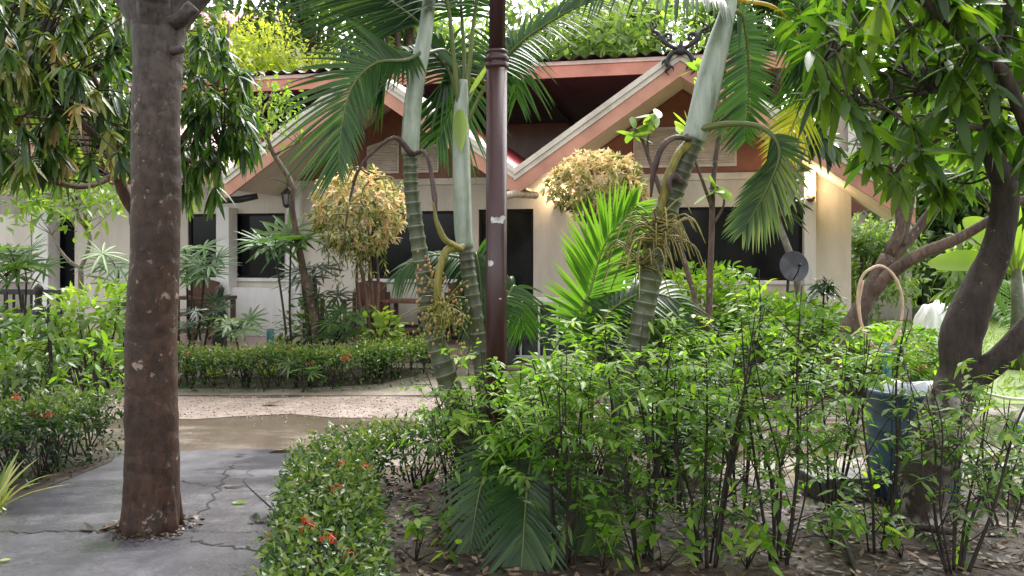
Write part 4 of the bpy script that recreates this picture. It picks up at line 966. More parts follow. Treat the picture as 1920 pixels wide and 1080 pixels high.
# ---- round dark bush at the far bed edge, low plants
def round_bush(name, label, c, r, n, mat, seed, L=.06, W=.03, group=None, shape='ovate', flowers=0, stem='stem_dark'):
    q = np.random.RandomState(seed); base = A(c[0], c[1], 0); t = thing(name, label, 'bush', base, 0, group)
    v = rdir(n, q); lob = 1 + .18 * np.sin(v[:, 0] * 5 + seed) * np.sin(v[:, 2] * 6 + v[:, 1] * 4); rr = (q.rand(n) ** .35) * lob
    pos = A(*c) + v * A(*r) * rr[:, None]; pos = pos[pos[:, 2] > .03]; m_ = len(pos); vv = nrm(pos - A(*c))
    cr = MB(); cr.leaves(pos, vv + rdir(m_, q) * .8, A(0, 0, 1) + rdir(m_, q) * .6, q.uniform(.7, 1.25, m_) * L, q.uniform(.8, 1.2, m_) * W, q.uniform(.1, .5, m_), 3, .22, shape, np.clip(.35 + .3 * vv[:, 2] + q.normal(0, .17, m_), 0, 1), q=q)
    cr.build('foliage', mat, t)
    g = MB()
    for k in range(7):
        e = A(*c) + q.normal(0, .5, 3) * A(*r) * A(1, 1, .5); g.tube(spline([base + q.normal(0, .04, 3) * A(1, 1, 0), (base + e) / 2 + q.normal(0, .04, 3), e], 8), [.014, .007], 6)
    g.build('stems', stem, t)
    for k in range(flowers):
        fb = MB(); i = q.randint(m_)
        while vv[i, 1] > .2: i = q.randint(m_)
        flower(fb, pos[i] + vv[i] * .05, q, .05); fb.build('flower_cluster', 'flower', t)
    return t
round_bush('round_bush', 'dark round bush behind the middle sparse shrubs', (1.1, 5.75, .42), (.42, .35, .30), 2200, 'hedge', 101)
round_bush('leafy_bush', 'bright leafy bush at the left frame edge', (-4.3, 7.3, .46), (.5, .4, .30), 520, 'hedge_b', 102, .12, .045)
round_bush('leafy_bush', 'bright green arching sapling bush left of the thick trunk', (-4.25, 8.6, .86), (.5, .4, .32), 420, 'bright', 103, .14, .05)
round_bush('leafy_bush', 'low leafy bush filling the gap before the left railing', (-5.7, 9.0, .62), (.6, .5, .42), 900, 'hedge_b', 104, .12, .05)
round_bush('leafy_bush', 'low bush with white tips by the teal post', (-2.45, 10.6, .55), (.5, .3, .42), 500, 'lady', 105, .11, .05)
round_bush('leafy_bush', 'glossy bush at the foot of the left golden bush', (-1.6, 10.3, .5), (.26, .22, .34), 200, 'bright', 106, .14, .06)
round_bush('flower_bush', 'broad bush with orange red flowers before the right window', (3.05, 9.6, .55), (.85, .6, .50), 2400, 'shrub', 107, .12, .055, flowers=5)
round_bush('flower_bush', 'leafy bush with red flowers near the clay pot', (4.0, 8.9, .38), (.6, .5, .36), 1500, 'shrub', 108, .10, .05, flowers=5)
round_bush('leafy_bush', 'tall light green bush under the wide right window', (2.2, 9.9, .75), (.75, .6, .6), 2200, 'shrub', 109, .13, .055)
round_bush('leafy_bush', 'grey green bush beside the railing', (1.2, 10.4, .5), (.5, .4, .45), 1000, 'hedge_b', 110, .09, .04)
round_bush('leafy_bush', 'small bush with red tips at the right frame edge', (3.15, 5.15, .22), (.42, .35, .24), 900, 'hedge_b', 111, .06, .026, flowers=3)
leafy('grey_sapling', 'grey leaved sapling before the white right end wall', 'sapling', gd(1540, 9.3), [([(1540, 730, 9.3), (1542, 620, 9.3), (1546, 520, 9.3)], [.018, .014, .008])], [(1546, 520, 9.3), (1530, 530, 9.3), (1560, 528, 9.3), (1543, 545, 9.3), (1525, 550, 9.2), (1565, 550, 9.3)], 'grey_leaf', 'stem_dark', .2, .045, 8, (.2, .6), seed=57, whorl=True, tw=.005)
leafy('young_sapling', 'thin stemmed green sapling before the far left bench', 'sapling', gd(98, 7.0), [([(98, 818, 7.0), (96, 700, 7.0), (92, 610, 7.0), (90, 560, 7.0)], [.022, .018, .014, .008])], rp_(q, 20, 150, 600, 710, 6.7, 7.3, 20), 'hedge_b', 'stem_dark', .11, .042, 9, (.2, .6), seed=58, spread=.1)
leafy('young_sapling', 'dark leaved sapling beside the left hedge', 'sapling', gd(185, 7.0), [([(185, 818, 7.0), (180, 720, 7.0), (178, 650, 7.0)], [.02, .016, .01])], rp_(q, 110, 230, 650, 740, 6.8, 7.2, 14), 'shrub', 'stem_dark', .11, .04, 9, (.2, .6), seed=59, spread=.09)

# ================================================================== PALMS
def frond_mb(b, pts, n, Lmax, W, N_=(0, -1, .2), droop=.35, q=rng, ang=(75, 28), petiole=.12, r=.014, tip=.35, tmul=1., tint=None, vee=.12, one=0, tend=None, Lside=(1., 1.)):
    p = spline(pts, 60); t = nrm(np.gradient(p, axis=0)); seg = np.cumsum(np.r_[0, np.linalg.norm(np.diff(p, axis=0), axis=1)]); seg /= seg[-1]
    u = np.linspace(petiole, .995, n); 
    for side in (-1, 1):
        if one and side != one: continue
        uu = np.clip(u + q.normal(0, .002, n), 0, 1)
        P_ = np.stack([np.interp(uu, seg, p[:, k]) for k in range(3)], 1); T_ = nrm(np.stack([np.interp(uu, seg, t[:, k]) for k in range(3)], 1))
        nh = nrm(np.asarray(N_, float)); S_ = nrm(np.cross(T_, np.repeat(nh[None], n, 0))) * side; NN = np.cross(S_, T_) * side
        k = (uu - petiole) / (1 - petiole); th = np.radians(ang[0] + (ang[1] - ang[0]) * k)
        d = T_ * np.cos(th)[:, None] + S_ * np.sin(th)[:, None] + nh * vee + q.normal(0, .035, (n, 3))
        L_ = Lmax * (np.sin(np.pi * np.clip(.18 + .66 * k, 0, 1)) ** .8) * (1 - (1 - tip) * np.clip(k - .75, 0, 1) * 2) * q.uniform(.93, 1.06, n) * Lside[0 if side > 0 else 1]
        tn = np.clip(q.normal(.4, .1, n), 0, .78) * tmul if tint is None else np.clip(np.interp(k, [0, 1], tint) + q.normal(0, .08, n), 0, 1)
        if tend is not None: tn = np.where(q.rand(n) < tend, .75 + .2 * q.rand(n), tn)
        b.leaves(P_, d, nh + NN * 0, L_, W * (1 - .35 * k), droop * q.uniform(.7, 1.3, n), 7, .3, 'strap', tn, q=q)
    b.tube(p[::2], [r, r * .75, r * .5, r * .2], 7, tint=.86)
    return b
def ringed(g, pts, r, nring, sides=18, seed=0):
    p = spline(pts, nring * 5); n = len(p); k = np.arange(n) / 5.0; rr = lin(r, n) * (1 + .03 * np.cos(2 * math.pi * k)) + .0025 * (np.mod(np.arange(n), 5) == 0)
    g.tube(p, rr, sides, rings=k)
def palm(label, base, trunk, tr, nring, shaft, sr, fronds, seed, extra=None, shaft_mat='crownshaft'):
    q = np.random.RandomState(seed); t = thing('betel_palm', label, 'palm', base, 0, 'slender ringed palms')
    g = MB(); ringed(g, [base - A(0, 0, .03)] + [at(*x) for x in trunk], tr, nring); g.build('trunk', 'palm_trunk', t)
    g = MB(); g.tube(spline([at(*x) for x in shaft], 24), sr, 18, rough=.03, seed=seed); g.build('crownshaft', shaft_mat, t)
    for f in fronds:
        b = MB(); kw = dict(n=44, Lmax=.5, W=.03, q=q); kw.update(f[1]); m_ = kw.pop('mat', 'palm_leaf'); frond_mb(b, [at(*x) for x in f[0]], **kw); b.build('frond', m_, t)
    return t
Yp = 5.15
p1 = palm('leaning left palm with grey crownshaft and big arching frond', gd(893, 5.15), [(868, 800, Yp), (832, 690, Yp), (808, 600, Yp), (797, 530, Yp), (782, 440, Yp), (771, 350, Yp), (769, 285, Yp)],
     [.076, .070, .063, .056, .051, .046, .043, .042], 30, [(769, 290, Yp), (771, 240, Yp), (780, 150, Yp), (796, 70, Yp), (808, -30, Yp)], [.052, .056, .054, .046, .036],
     [([(800, 90, Yp), (765, 112, 5.05), (705, 118, 4.95), (662, 160, 4.9), (642, 230, 4.88), (634, 318, 4.86)], dict(n=52, Lmax=.50, W=.025, ang=(70, 30), droop=.30, N_=(-.2, -1, .25), petiole=.10, Lside=(1., .5))),
      ([(802, 60, Yp), (770, 30, 5.2), (715, -10, 5.3), (650, -50, 5.4)], dict(n=50, Lmax=.62, W=.030, N_=(.1, -1, .45), droop=.35)),
      ([(800, 100, Yp), (835, 95, 5.3), (858, 130, 5.4), (850, 190, 5.45), (820, 260, 5.5)], dict(n=36, Lmax=.40, W=.032, droop=.5)),
      ([(806, 0, Yp), (790, -80, 5.0), (720, -150, 4.9), (620, -150, 4.8), (540, -80, 4.7)], dict(n=46, Lmax=.5, W=.034, N_=(0, -.6, .8), droop=.6))], 201)
p2 = palm('middle palm just left of the brown pole', gd(928, 5.2), [(922, 850, 5.2), (908, 730, 5.2), (893, 600, 5.2), (880, 520, 5.2), (872, 462, 5.2)], [.062, .056, .050, .047, .045, .044], 20,
     [(872, 466, 5.2), (868, 420, 5.2), (866, 330, 5.2), (864, 250, 5.2), (866, 185, 5.2), (870, 150, 5.2)], [.05, .055, .056, .052, .04, .028],
     [([(864, 230, 5.2), (852, 120, 5.15), (838, 0, 5.1), (800, -140, 5.0), (700, -200, 4.9)], dict(petiole=.45, n=36, droop=.7, r=.018, N_=(0, -.6, .8))),
      ([(868, 215, 5.2), (870, 110, 5.25), (862, -20, 5.3), (850, -160, 5.5)], dict(petiole=.45, n=36, droop=.7, r=.018)),
      ([(870, 215, 5.2), (880, 120, 5.2), (895, 0, 5.2), (940, -160, 5.0), (1000, -260, 4.8)], dict(petiole=.5, n=36, Lmax=.4, droop=.6, r=.018, N_=(0, -.6, .8))),
      ([(872, 240, 5.2), (905, 170, 5.2), (960, 95, 5.2), (1030, 42, 5.1), (1110, 2, 5.0), (1200, -20, 4.9)], dict(petiole=.3, n=42, Lmax=.30, W=.025, droop=.35, r=.014, N_=(.2, -.7, .7))),
      ([(862, 200, 5.2), (840, 130, 5.3), (800, 95, 5.4), (740, 110, 5.5), (700, 160, 5.5)], dict(petiole=.2, n=40, Lmax=.42, droop=.7, N_=(0, -.7, .7))),
      ([(872, 200, 5.2), (912, 120, 5.4), (950, 70, 5.5), (965, 110, 5.6), (968, 180, 5.6)], dict(petiole=.25, n=30, Lmax=.34, droop=.6))], 202)
# spathe leaf hugging the middle crownshaft
g = MB(); pp = at(866, 300, 5.13); g.leaves([at(862, 205, 5.12), at(880, 175, 5.15)], [A(.02, -.03, -1), A(.7, -.2, 1)], [A(0, -1, 0), A(0, -1, 0)], [.26, .24], [.085, .03], 0., 8, .3, 'ovate', [.85, .8])
g.build('sheath', 'palm_bright', p2)
p3 = palm('stout right palm with pale crownshaft and brush stalks', gd(1141, 5.0), [(1150, 900, 5.0), (1172, 750, 5.0), (1196, 640, 5.0), (1216, 540, 5.0), (1240, 430, 5.0), (1268, 340, 5.0), (1300, 258, 5.0)],
     [.074, .068, .064, .062, .064, .067, .067, .062], 34, [(1300, 262, 5.0), (1308, 238, 5.0), (1325, 170, 5.0), (1345, 90, 5.0), (1362, 30, 5.0), (1378, -40, 5.0)], [.066, .072, .076, .066, .048, .035],
     [([(1368, 20, 5.0), (1320, -25, 4.9), (1240, -45, 4.8), (1160, -50, 4.75), (1080, -20, 4.7)], dict(n=40, Lmax=.34, W=.034, droop=.9, N_=(0, -.5, .9), petiole=.06)),
      ([(1380, 20, 5.0), (1394, 35, 5.05), (1402, 90, 5.1), (1404, 170, 5.15), (1398, 260, 5.2)], dict(n=40, Lmax=.36, Lside=(1., .55), W=.03, ang=(85, 40), droop=.12, petiole=.05, N_=(.1, -1, .1))),
      ([(1375, -10, 5.0), (1420, -70, 5.1), (1490, -60, 5.2), (1540, 40, 5.3), (1520, 170, 5.3)], dict(n=44, Lmax=.42, W=.03, droop=.5, N_=(.2, -1, .3))),
      ([(1312, 242, 4.95), (1370, 232, 4.9), (1430, 240, 4.85), (1462, 282, 4.8), (1440, 350, 4.78), (1395, 430, 4.76)], dict(n=34, Lmax=.27, W=.03, tmul=1.7, ang=(55, 18), droop=.25, petiole=.42, r=.022, N_=(0, -1, .1))),
      ([(1385, 0, 5.0), (1460, 20, 5.3), (1512, 110, 5.4), (1500, 200, 5.4), (1455, 300, 5.4)], dict(n=40, Lmax=.30, W=.028, droop=.2, mat='palm_yellow', petiole=.3, tint=(.1, .72)))], 203)
# bare drooping sheaths
def sheath(par, pts, r, mat='sheath_dry', seed=0):
    g = MB(); g.tube(spline([at(*x) for x in pts], 20), r, 9, rough=.25, seed=seed); g.build('dry_sheath', mat, par)
sheath(p3, [(1295, 262, 4.92), (1262, 258, 4.88), (1240, 280, 4.86), (1226, 320, 4.86), (1220, 370, 4.88)], [.015, .017, .014, .02, .006], seed=1)
sheath(p3, [(1290, 268, 4.95), (1266, 300, 4.9), (1248, 350, 4.9), (1240, 400, 4.92)], [.03, .026, .024, .02], 'stalk_yellow', 2)
sheath(p3, [(1280, 340, 4.9), (1262, 330, 4.85), (1254, 345, 4.84), (1262, 365, 4.84)], [.018, .02, .014, .006], seed=3)
sheath(p1, [(772, 290, 5.08), (740, 258, 5.0), (700, 285, 4.98), (672, 320, 4.97), (655, 380, 4.96), (642, 470, 4.96)], [.017, .013, .010, .008, .006, .003], seed=4)
sheath(p1, [(774, 290, 5.1), (795, 285, 5.05), (808, 320, 5.03), (814, 370, 5.03), (820, 400, 5.03)], [.015, .013, .011, .016, .005], seed=5)
sheath(p2, [(812, 380, 5.0), (820, 420, 5.0), (836, 450, 5.02), (866, 468, 5.1)], [.008, .014, .018, .02], 'stalk_yellow', 6)
sheath(p2, [(868, 462, 5.12), (838, 470, 5.03), (826, 500, 5.0), (820, 560, 5.0), (832, 610, 5.0)], [.022, .024, .024, .02, .016], 'stalk_yellow', 7)
# brush like spent flower stalks of the right palm
def brush(par, pts0, n, L, q, name='flower_stalks', mat='brush'):
    g = MB()
    for k in range(n):
        c = at(*pts0[k % len(pts0)]) + q.normal(0, .02, 3); a_ = q.uniform(0, 6.28); d = A(math.cos(a_), math.sin(a_) * .7, q.uniform(-.5, .9)); l = L * q.uniform(.6, 1.1)
        m = c + d * l * .45; e = m + (d * .35 + A(0, 0, -.75)) * l * .6
        g.tube(spline([c, m, e], 9), [.0055, .0045, .003], 5, rough=.2, seed=k, tint=q.rand())
    g.build(name, mat, par)
q = np.random.RandomState(77)
brush(p3, [(1215, 440, 4.9), (1235, 420, 4.9), (1240, 450, 4.88), (1205, 500, 4.9)], 95, .36, q)
brush(p1, [(700, 335, 4.97), (655, 385, 4.96), (650, 400, 4.96)], 16, .26, q)
g = MB()
for k in range(230):
    c = at(835 + q.normal(0, 26), 596 + q.normal(0, 24), 4.98 + q.normal(0, .06)); g.ellipsoid(c, (.008, .008, .011), 6, 4, tint=q.rand())
for k in range(40):
    c = at(832, 575, 5.0); e = at(835 + q.normal(0, 36), 600 + q.normal(0, 34), 4.98 + q.normal(0, .06)); g.tube(spline([c, (c + e) / 2 + A(0, 0, .03), e], 6), [.004, .002], 4, tint=.4)
g.build('fruit_cluster', 'fruit', p2)
g = MB()
for k in range(60):
    c = at(790 + (k % 3) * 18 + q.normal(0, 6), 520 + q.normal(0, 22), 5.05 + q.normal(0, .03)); g.ellipsoid(c, (.008, .008, .01), 6, 4, tint=.7 + .3 * q.rand())
g.build('fruit_cluster', 'fruit', p1)
# low arching fronds: young suckers
def young_palm(label, base, fronds, seed):
    q = np.random.RandomState(seed); t = thing('young_palm', label, 'palm', base, 0, 'young palms at the clump foot')
    for f in fronds:
        b = MB(); kw = dict(n=40, Lmax=.4, W=.03, q=q); kw.update(f[1]); m_ = kw.pop('mat', 'palm_leaf'); frond_mb(b, [base] + [at(*x) for x in f[0]], **kw); b.build('frond', m_, t)
young_palm('bright young palm with backlit upright frond', gd(1105, 5.35), [
    ([(1092, 620, 5.3), (1108, 540, 5.3), (1138, 450, 5.3), (1192, 385, 5.3)], dict(n=50, Lmax=.42, W=.034, mat='palm_bright', petiole=.52, ang=(60, 25), droop=.18, N_=(.1, -1, 0))),
    ([(1085, 620, 5.4), (1110, 565, 5.4), (1160, 540, 5.45), (1190, 560, 5.5)], dict(n=30, Lmax=.26, mat='palm_bright', petiole=.6, droop=.5)),
    ([(1120, 640, 5.2), (1180, 560, 5.2), (1260, 560, 5.2), (1330, 640, 5.2)], dict(n=36, Lmax=.36, mat='palm_leaf', petiole=.5, droop=.6, N_=(0, -.6, .8))),
    ([(1060, 760, 5.2), (1020, 700, 5.1), (985, 720, 5.0), (960, 780, 5.0)], dict(n=30, Lmax=.3, petiole=.45, droop=.5, mat='palm_bright'))], 211)
young_palm('dark young palm arching behind the brown pole', gd(912, 5.4), [
    ([(918, 600, 5.4), (888, 500, 5.35), (830, 478, 5.3), (775, 490, 5.25), (742, 520, 5.2)], dict(n=44, Lmax=.26, W=.03, petiole=.55, droop=.9, N_=(0, -.5, .9))),
    ([(920, 620, 5.4), (905, 520, 5.4), (893, 475, 5.4), (900, 520, 5.3), (905, 640, 5.2)], dict(n=30, Lmax=.3, W=.035, petiole=.6, ang=(45, 20), droop=.5)),
    ([(930, 640, 5.4), (960, 540, 5.5), (975, 560, 5.6), (985, 620, 5.7)], dict(n=24, Lmax=.24, petiole=.65, droop=.7))], 212)
young_palm('low young palm drooping at the bottom of the picture', gd(1010, 4.75), [
    ([(1002, 860, 4.55), (992, 880, 4.4), (985, 960, 4.15), (975, 1100, 3.95)], dict(n=30, Lmax=.34, W=.045, petiole=.35, ang=(55, 30), droop=.1, N_=(0, -1, .35))),
    ([(1060, 880, 4.55), (1085, 920, 4.4), (1110, 990, 4.25), (1150, 1100, 4.1)], dict(n=26, Lmax=.24, W=.045, petiole=.35, ang=(55, 30), droop=.1, N_=(-.2, -1, .4), tmul=1.3)),
    ([(960, 830, 4.6), (930, 840, 4.5), (900, 920, 4.35), (880, 1040, 4.2)], dict(n=26, Lmax=.26, W=.035, petiole=.35, droop=.3, N_=(0, -.8, .6)))], 213)

# ================================================================== THE BROWN POLE
PB = gd(930, 4.92); t = thing('lamp_pole', 'dark brown painted steel pole with collar rising among the palms', 'pole', PB)
g = MB(); zc = EYE + (HOR - 112) / F * 4.92
g.tube([PB + A(0, 0, -.05), PB + A(.004, 0, zc)], [.062, .060], 28); g.build('pole_shaft', 'pole', t)
g = MB(); c = PB + A(.006, 0, 0)
g.lathe([(.050, zc - .055), (.066, zc - .05), (.068, zc - .03), (.061, zc - .022), (.061, zc - .012), (.069, zc - .006), (.069, zc + .012), (.058, zc + .022), (.056, zc + .034), (.062, zc + .038), (.062, zc + .05), (.047, zc + .058)], c, 28); g.build('collar', 'pole', t)
g = MB(); g.tube([c + A(0, 0, zc + .05), c + A(.01, 0, 4.2)], [.047, .045], 24); g.build('upper_shaft', 'pole', t)
q = np.random.RandomState(9)
def patch(pxc, pyc, w_, h_, a0, r=.0635):
    g = MB(); z0 = EYE + (HOR - pyc) / F * 4.87; n = 14; top = h_ * (.4 + .6 * q.rand(n)); bot = -h_ * (.4 + .6 * q.rand(n)); top[0] = bot[0] = top[-1] = bot[-1] = 0
    an = a0 + np.linspace(-w_, w_, n); V = []
    for k in range(n):
        for z in (bot[k], top[k]): V.append((PB[0] + .002 + r * math.cos(an[k]), PB[1] + r * math.sin(an[k]), z0 + z))
    i2 = np.arange(n - 1)[:, None] * 2; g.add(V, np.concatenate([i2, i2 + 2, i2 + 3, i2 + 1], 1)); g.build('peeled_paint', 'peel', t)
patch(930, 412, .65, .024, -1.45); patch(922, 494, .30, .02, -2.1); patch(940, 408, .3, .015, -.9)
patch(936, 560, .12, .006, -1.2)

# ================================================================== SPARSE SHRUBS (foreground right)
def shrub(px, Y_, h, nst, spread, label, seed, mat='shrub', dens=1., lean=0., low=.42):
    q = np.random.RandomState(seed); base = gd(px, Y_, .02); t = thing('sparse_shrub', label, 'shrub', base, 0, 'sparse leggy shrubs in the soil bed')
    g = MB(); cr = MB()
    def spray(o, d, n):
        d = nrm(d); L_ = q.uniform(.10, .2); e = o + d * L_ + A(0, 0, -.02); g.tube([o, (o + e) / 2 + A(0, 0, .008), e], [.0022, .0015, .001], 4, cap=False)
        k = np.linspace(.15, 1, n); s_ = np.where(np.arange(n) % 2 == 0, 1., -1.)[:, None]; sd_ = nrm(np.cross(d, A(0, 0, 1.) + q.normal(0, .2, 3)))
        P_ = o + (e - o) * k[:, None]; dirs = d * .55 + sd_ * s_ * .8 + q.normal(0, .2, (n, 3)) + A(0, 0, -.15)
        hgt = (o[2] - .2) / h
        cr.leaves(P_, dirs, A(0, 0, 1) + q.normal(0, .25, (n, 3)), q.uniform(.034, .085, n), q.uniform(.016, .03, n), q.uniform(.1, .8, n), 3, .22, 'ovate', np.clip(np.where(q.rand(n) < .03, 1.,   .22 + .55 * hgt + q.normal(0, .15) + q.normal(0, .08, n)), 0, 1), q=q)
    for s in range(nst):
        a_ = q.rand() * 6.28; sp = spread * q.uniform(.35, 1.15); hh = h * q.uniform(.72, 1.02)
        p0 = base + A(math.cos(a_) * .04, math.sin(a_) * .04, -.02); e = base + A(math.cos(a_) * sp + lean, math.sin(a_) * sp * .7, hh)
        m1 = p0 + (e - p0) * .35 + q.normal(0, .025, 3); m2 = p0 + (e - p0) * .7 + q.normal(0, .03, 3)
        p = spline([p0, m1, m2, e], 18); r0 = q.uniform(.0045, .010); g.tube(p, [r0, r0 * .8, r0 * .55, r0 * .25], 7, rough=.1, seed=s)
        ns = int(4.6 * dens + .5)
        for k in range(ns):
            u = low + (1 - low) * q.rand() ** .5; i = min(17, int(u * 17)); d = A(q.normal(), q.normal(), q.uniform(-.1, .8))
            spray(p[i], d, q.randint(6, 11))
        for k in range(q.randint(4, 8)):       # side branches
            i = q.randint(2, 14); d = nrm(A(q.normal(), q.normal() * .8, q.uniform(.6, 1.4))); l = q.uniform(.15, .4); e2 = p[i] + d * l
            pb = spline([p[i], (p[i] + e2) / 2 + q.normal(0, .02, 3), e2], 7); g.tube(pb, [r0 * .4, r0 * .15], 5)
            for m_ in range(int(1.8 * dens + .5)): spray(pb[q.randint(2, 7)], d + q.normal(0, .6, 3), q.randint(6, 10))
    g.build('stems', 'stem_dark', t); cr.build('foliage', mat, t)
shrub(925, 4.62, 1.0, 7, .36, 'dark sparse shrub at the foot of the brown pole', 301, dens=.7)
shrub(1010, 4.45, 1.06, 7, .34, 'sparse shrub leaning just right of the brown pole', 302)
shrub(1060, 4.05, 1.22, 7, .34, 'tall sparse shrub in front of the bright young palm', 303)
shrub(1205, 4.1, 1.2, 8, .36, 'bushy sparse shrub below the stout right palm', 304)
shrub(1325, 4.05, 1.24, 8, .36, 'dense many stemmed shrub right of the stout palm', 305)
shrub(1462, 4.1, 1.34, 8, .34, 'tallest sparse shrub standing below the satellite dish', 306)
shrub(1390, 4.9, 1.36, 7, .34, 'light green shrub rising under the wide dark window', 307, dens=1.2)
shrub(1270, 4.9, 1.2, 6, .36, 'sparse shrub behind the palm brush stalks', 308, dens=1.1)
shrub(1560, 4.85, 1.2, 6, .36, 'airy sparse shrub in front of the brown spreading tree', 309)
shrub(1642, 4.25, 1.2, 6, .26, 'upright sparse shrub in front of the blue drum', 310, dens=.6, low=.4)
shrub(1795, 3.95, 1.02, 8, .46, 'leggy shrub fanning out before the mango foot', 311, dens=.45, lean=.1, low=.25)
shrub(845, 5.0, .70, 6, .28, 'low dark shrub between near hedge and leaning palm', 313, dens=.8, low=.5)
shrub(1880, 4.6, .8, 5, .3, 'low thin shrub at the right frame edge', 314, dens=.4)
# small weeds
def weed(px, Y_, label, seed, n=40, L=.09, mat='shrub', h=.16):
    q = np.random.RandomState(seed); base = gd(px, Y_, .02); t = thing('weed', label, 'weed', base, 0, 'small weeds on the bare soil'); b = MB(); g = MB()
    for k in range(6):
        e = base + A(q.normal(0, .07), q.normal(0, .07), h * q.uniform(.6, 1.2)); g.tube([base, (base + e) / 2 + q.normal(0, .01, 3), e], [.004, .002], 5)
        m_ = n // 6; b.leaves(e + q.normal(0, .04, (m_, 3)), rdir(m_, q) + A(0, 0, .2), A(0, 0, 1) + q.normal(0, .3, (m_, 3)), q.uniform(.6, 1.1, m_) * L, L * .4, .3, 3, .2, 'ovate', q=q)
    g.build('stems', 'stem_dark', t); b.build('foliage', mat, t)
for k, (px, Y_, lb) in enumerate(((1560, 4.3, 'broad leaved weed right of the tallest shrub'), (1690, 4.15, 'small weed at the mango foot'), (870, 4.35, 'weed beside the pole foot near the hedge'), (1240, 3.98, 'weed between the two middle shrub stems'), (1400, 4.0, 'weed left of the tallest shrub foot'), (780, 4.1, 'weed on the bare soil inside the near hedge'), (1130, 3.95, 'weed below the stout palm foot'))):
    weed(px, Y_, lb, 330 + k)

# ================================================================== PROPS AT THE RIGHT
# satellite dish
p = at(1487, 500, 10.0); t = thing('satellite_dish', 'small dark grey satellite dish beside the lit column', 'satellite dish', p)
t.rotation_euler = (R(82), R(6), R(8))
g = MB(); rr = np.linspace(.001, .178, 10); prof = [(r, .9 * r * r) for r in rr]; g.lathe(prof + [(.182, .0285), (.18, .022)] + [(r, .9 * r * r - .008) for r in rr[::-1]], (0, 0, 0), 36); g.build('dish', 'dish', t, local=True)
g = MB(); g.tube(spline([(0, -.15, .02), (0, -.08, .12), (0, .0, .16)], 8), [.008, .008], 6); g.ellipsoid((0, 0, .16), (.022, .022, .03), 10, 6); g.build('feed_arm', 'iron', t, local=True)
g = MB(); g.tube(spline([(0, .0, -.01), (0, -.08, -.1), (0, -.5, -.12), (.02, -1.18, -.12)], 12), [.018, .018], 8); g.build('mast', 'iron', t, local=True)
# blue drum
p = gd(1712, 5.2); t = thing('blue_drum', 'weathered blue plastic drum behind the mango trunk', 'drum', p)
g = MB(); g.lathe([(.002, .02), (.24, .02), (.255, .05), (.262, .2), (.268, .215), (.268, .235), (.262, .25), (.262, .42), (.268, .435), (.268, .455), (.262, .47), (.262, .64), (.272, .65), (.272, .675), (.255, .675), (.25, .62), (.245, .1), (.002, .08)], p, 40); g.build('drum_body', 'blue_drum', t)
g = MB(); q = np.random.RandomState(4); n = 30; an = np.arange(n) / n * 6.283; V = []
for k, (r, z) in enumerate(((.23, .60), (.252, .67), (.278, .686), (.284, .64), (.28, .58))):
    for a_ in an: rr_ = r + q.normal(0, .006) * (k != 1); V.append(p + A(rr_ * math.cos(a_), rr_ * math.sin(a_), z + q.normal(0, .012)))
i = np.arange(4)[:, None] * n; j = np.arange(n)[None]; j2 = (j + 1) % n; g.add(V, np.stack([i + j, i + j2, i + n + j2, i + n + j], -1).reshape(-1, 4)[[k for k in range(4 * n) if (k % n) < 9 or (k % n) > 25]])
g.build('bin_liner', 'bag', t)
# hose coil on a teal stand pipe, pot, bucket
p = gd(1663, 8.2); t = thing('stand_pipe', 'teal garden stand pipe under the hanging hose', 'stand pipe', p)
g = MB(); g.tube([p, p + A(0, 0, .64)], [.04, .04], 12); g.tube(spline([p + A(0, 0, .58), p + A(-.05, -.1, .60), p + A(-.06, -.13, .52)], 8), [.018, .016], 8); g.build('pipe', 'teal', t)
b = MB(); b.tube(spline([at(x, y, 8.1) for x, y in ((1680, 655), (1640, 650), (1616, 610), (1608, 560), (1616, 520), (1636, 502), (1656, 500), (1678, 520), (1692, 560), (1688, 610), (1668, 650), (1640, 655), (1618, 620), (1611, 570), (1618, 525))], 80), [.0135, .0135], 10)
tag(b.build('garden_hose', 'hose'), 'beige hose looped upright over the teal stand pipe', 'hose')
b = MB(); b.tube(spline([gd(1700, 9.3, .02), gd(1760, 9.0, .02), gd(1830, 9.15, .02), gd(1900, 8.7, .02), gd(1990, 8.8, .02)], 40), [.012, .012], 8)
tag(b.build('garden_hose', 'pvc'), 'white hose lying across the lawn behind the mango trunk', 'hose')
p = gd(1668, 8.6); t = thing('flower_pot', 'clay flower pot with red flowers beside the stand pipe', 'pot', p)
g = MB(); g.lathe([(.002, 0), (.12, 0), (.17, .24), (.19, .245), (.19, .29), (.17, .29), (.16, .24), (.002, .23)], p, 24); g.build('pot', 'clay', t)
g = MB(); n = 120; q = np.random.RandomState(8); g.leaves(p + A(0, 0, .33) + q.normal(0, .09, (n, 3)), rdir(n, q) + A(0, 0, .5), A(0, 0, 1) + q.normal(0, .3, (n, 3)), .1, .045, .4, 3, .2, 'ovate', q=q); g.build('foliage', 'shrub', t)
for k in range(4): g = MB(); flower(g, p + A(q.normal(0, .12), -.1, .36 + q.normal(0, .04)), q, .045); g.build('flower_cluster', 'flower', t)
p = gd(1682, 12.5); g = MB(); g.lathe([(.002, 0), (.13, 0), (.17, .36), (.18, .37), (.16, .37), (.12, .03), (.002, .03)], p, 24)
t = thing('white_bucket', 'white bucket standing on the lawn behind the hose', 'bucket', p); g.build('bucket_body', 'pvc', t)
g = MB(); g.tube(spline([p + A(-.17, 0, .35), p + A(-.1, -.14, .28), p + A(.1, -.14, .28), p + A(.17, 0, .35)], 14), [.006, .006], 6); g.build('handle', 'iron', t)
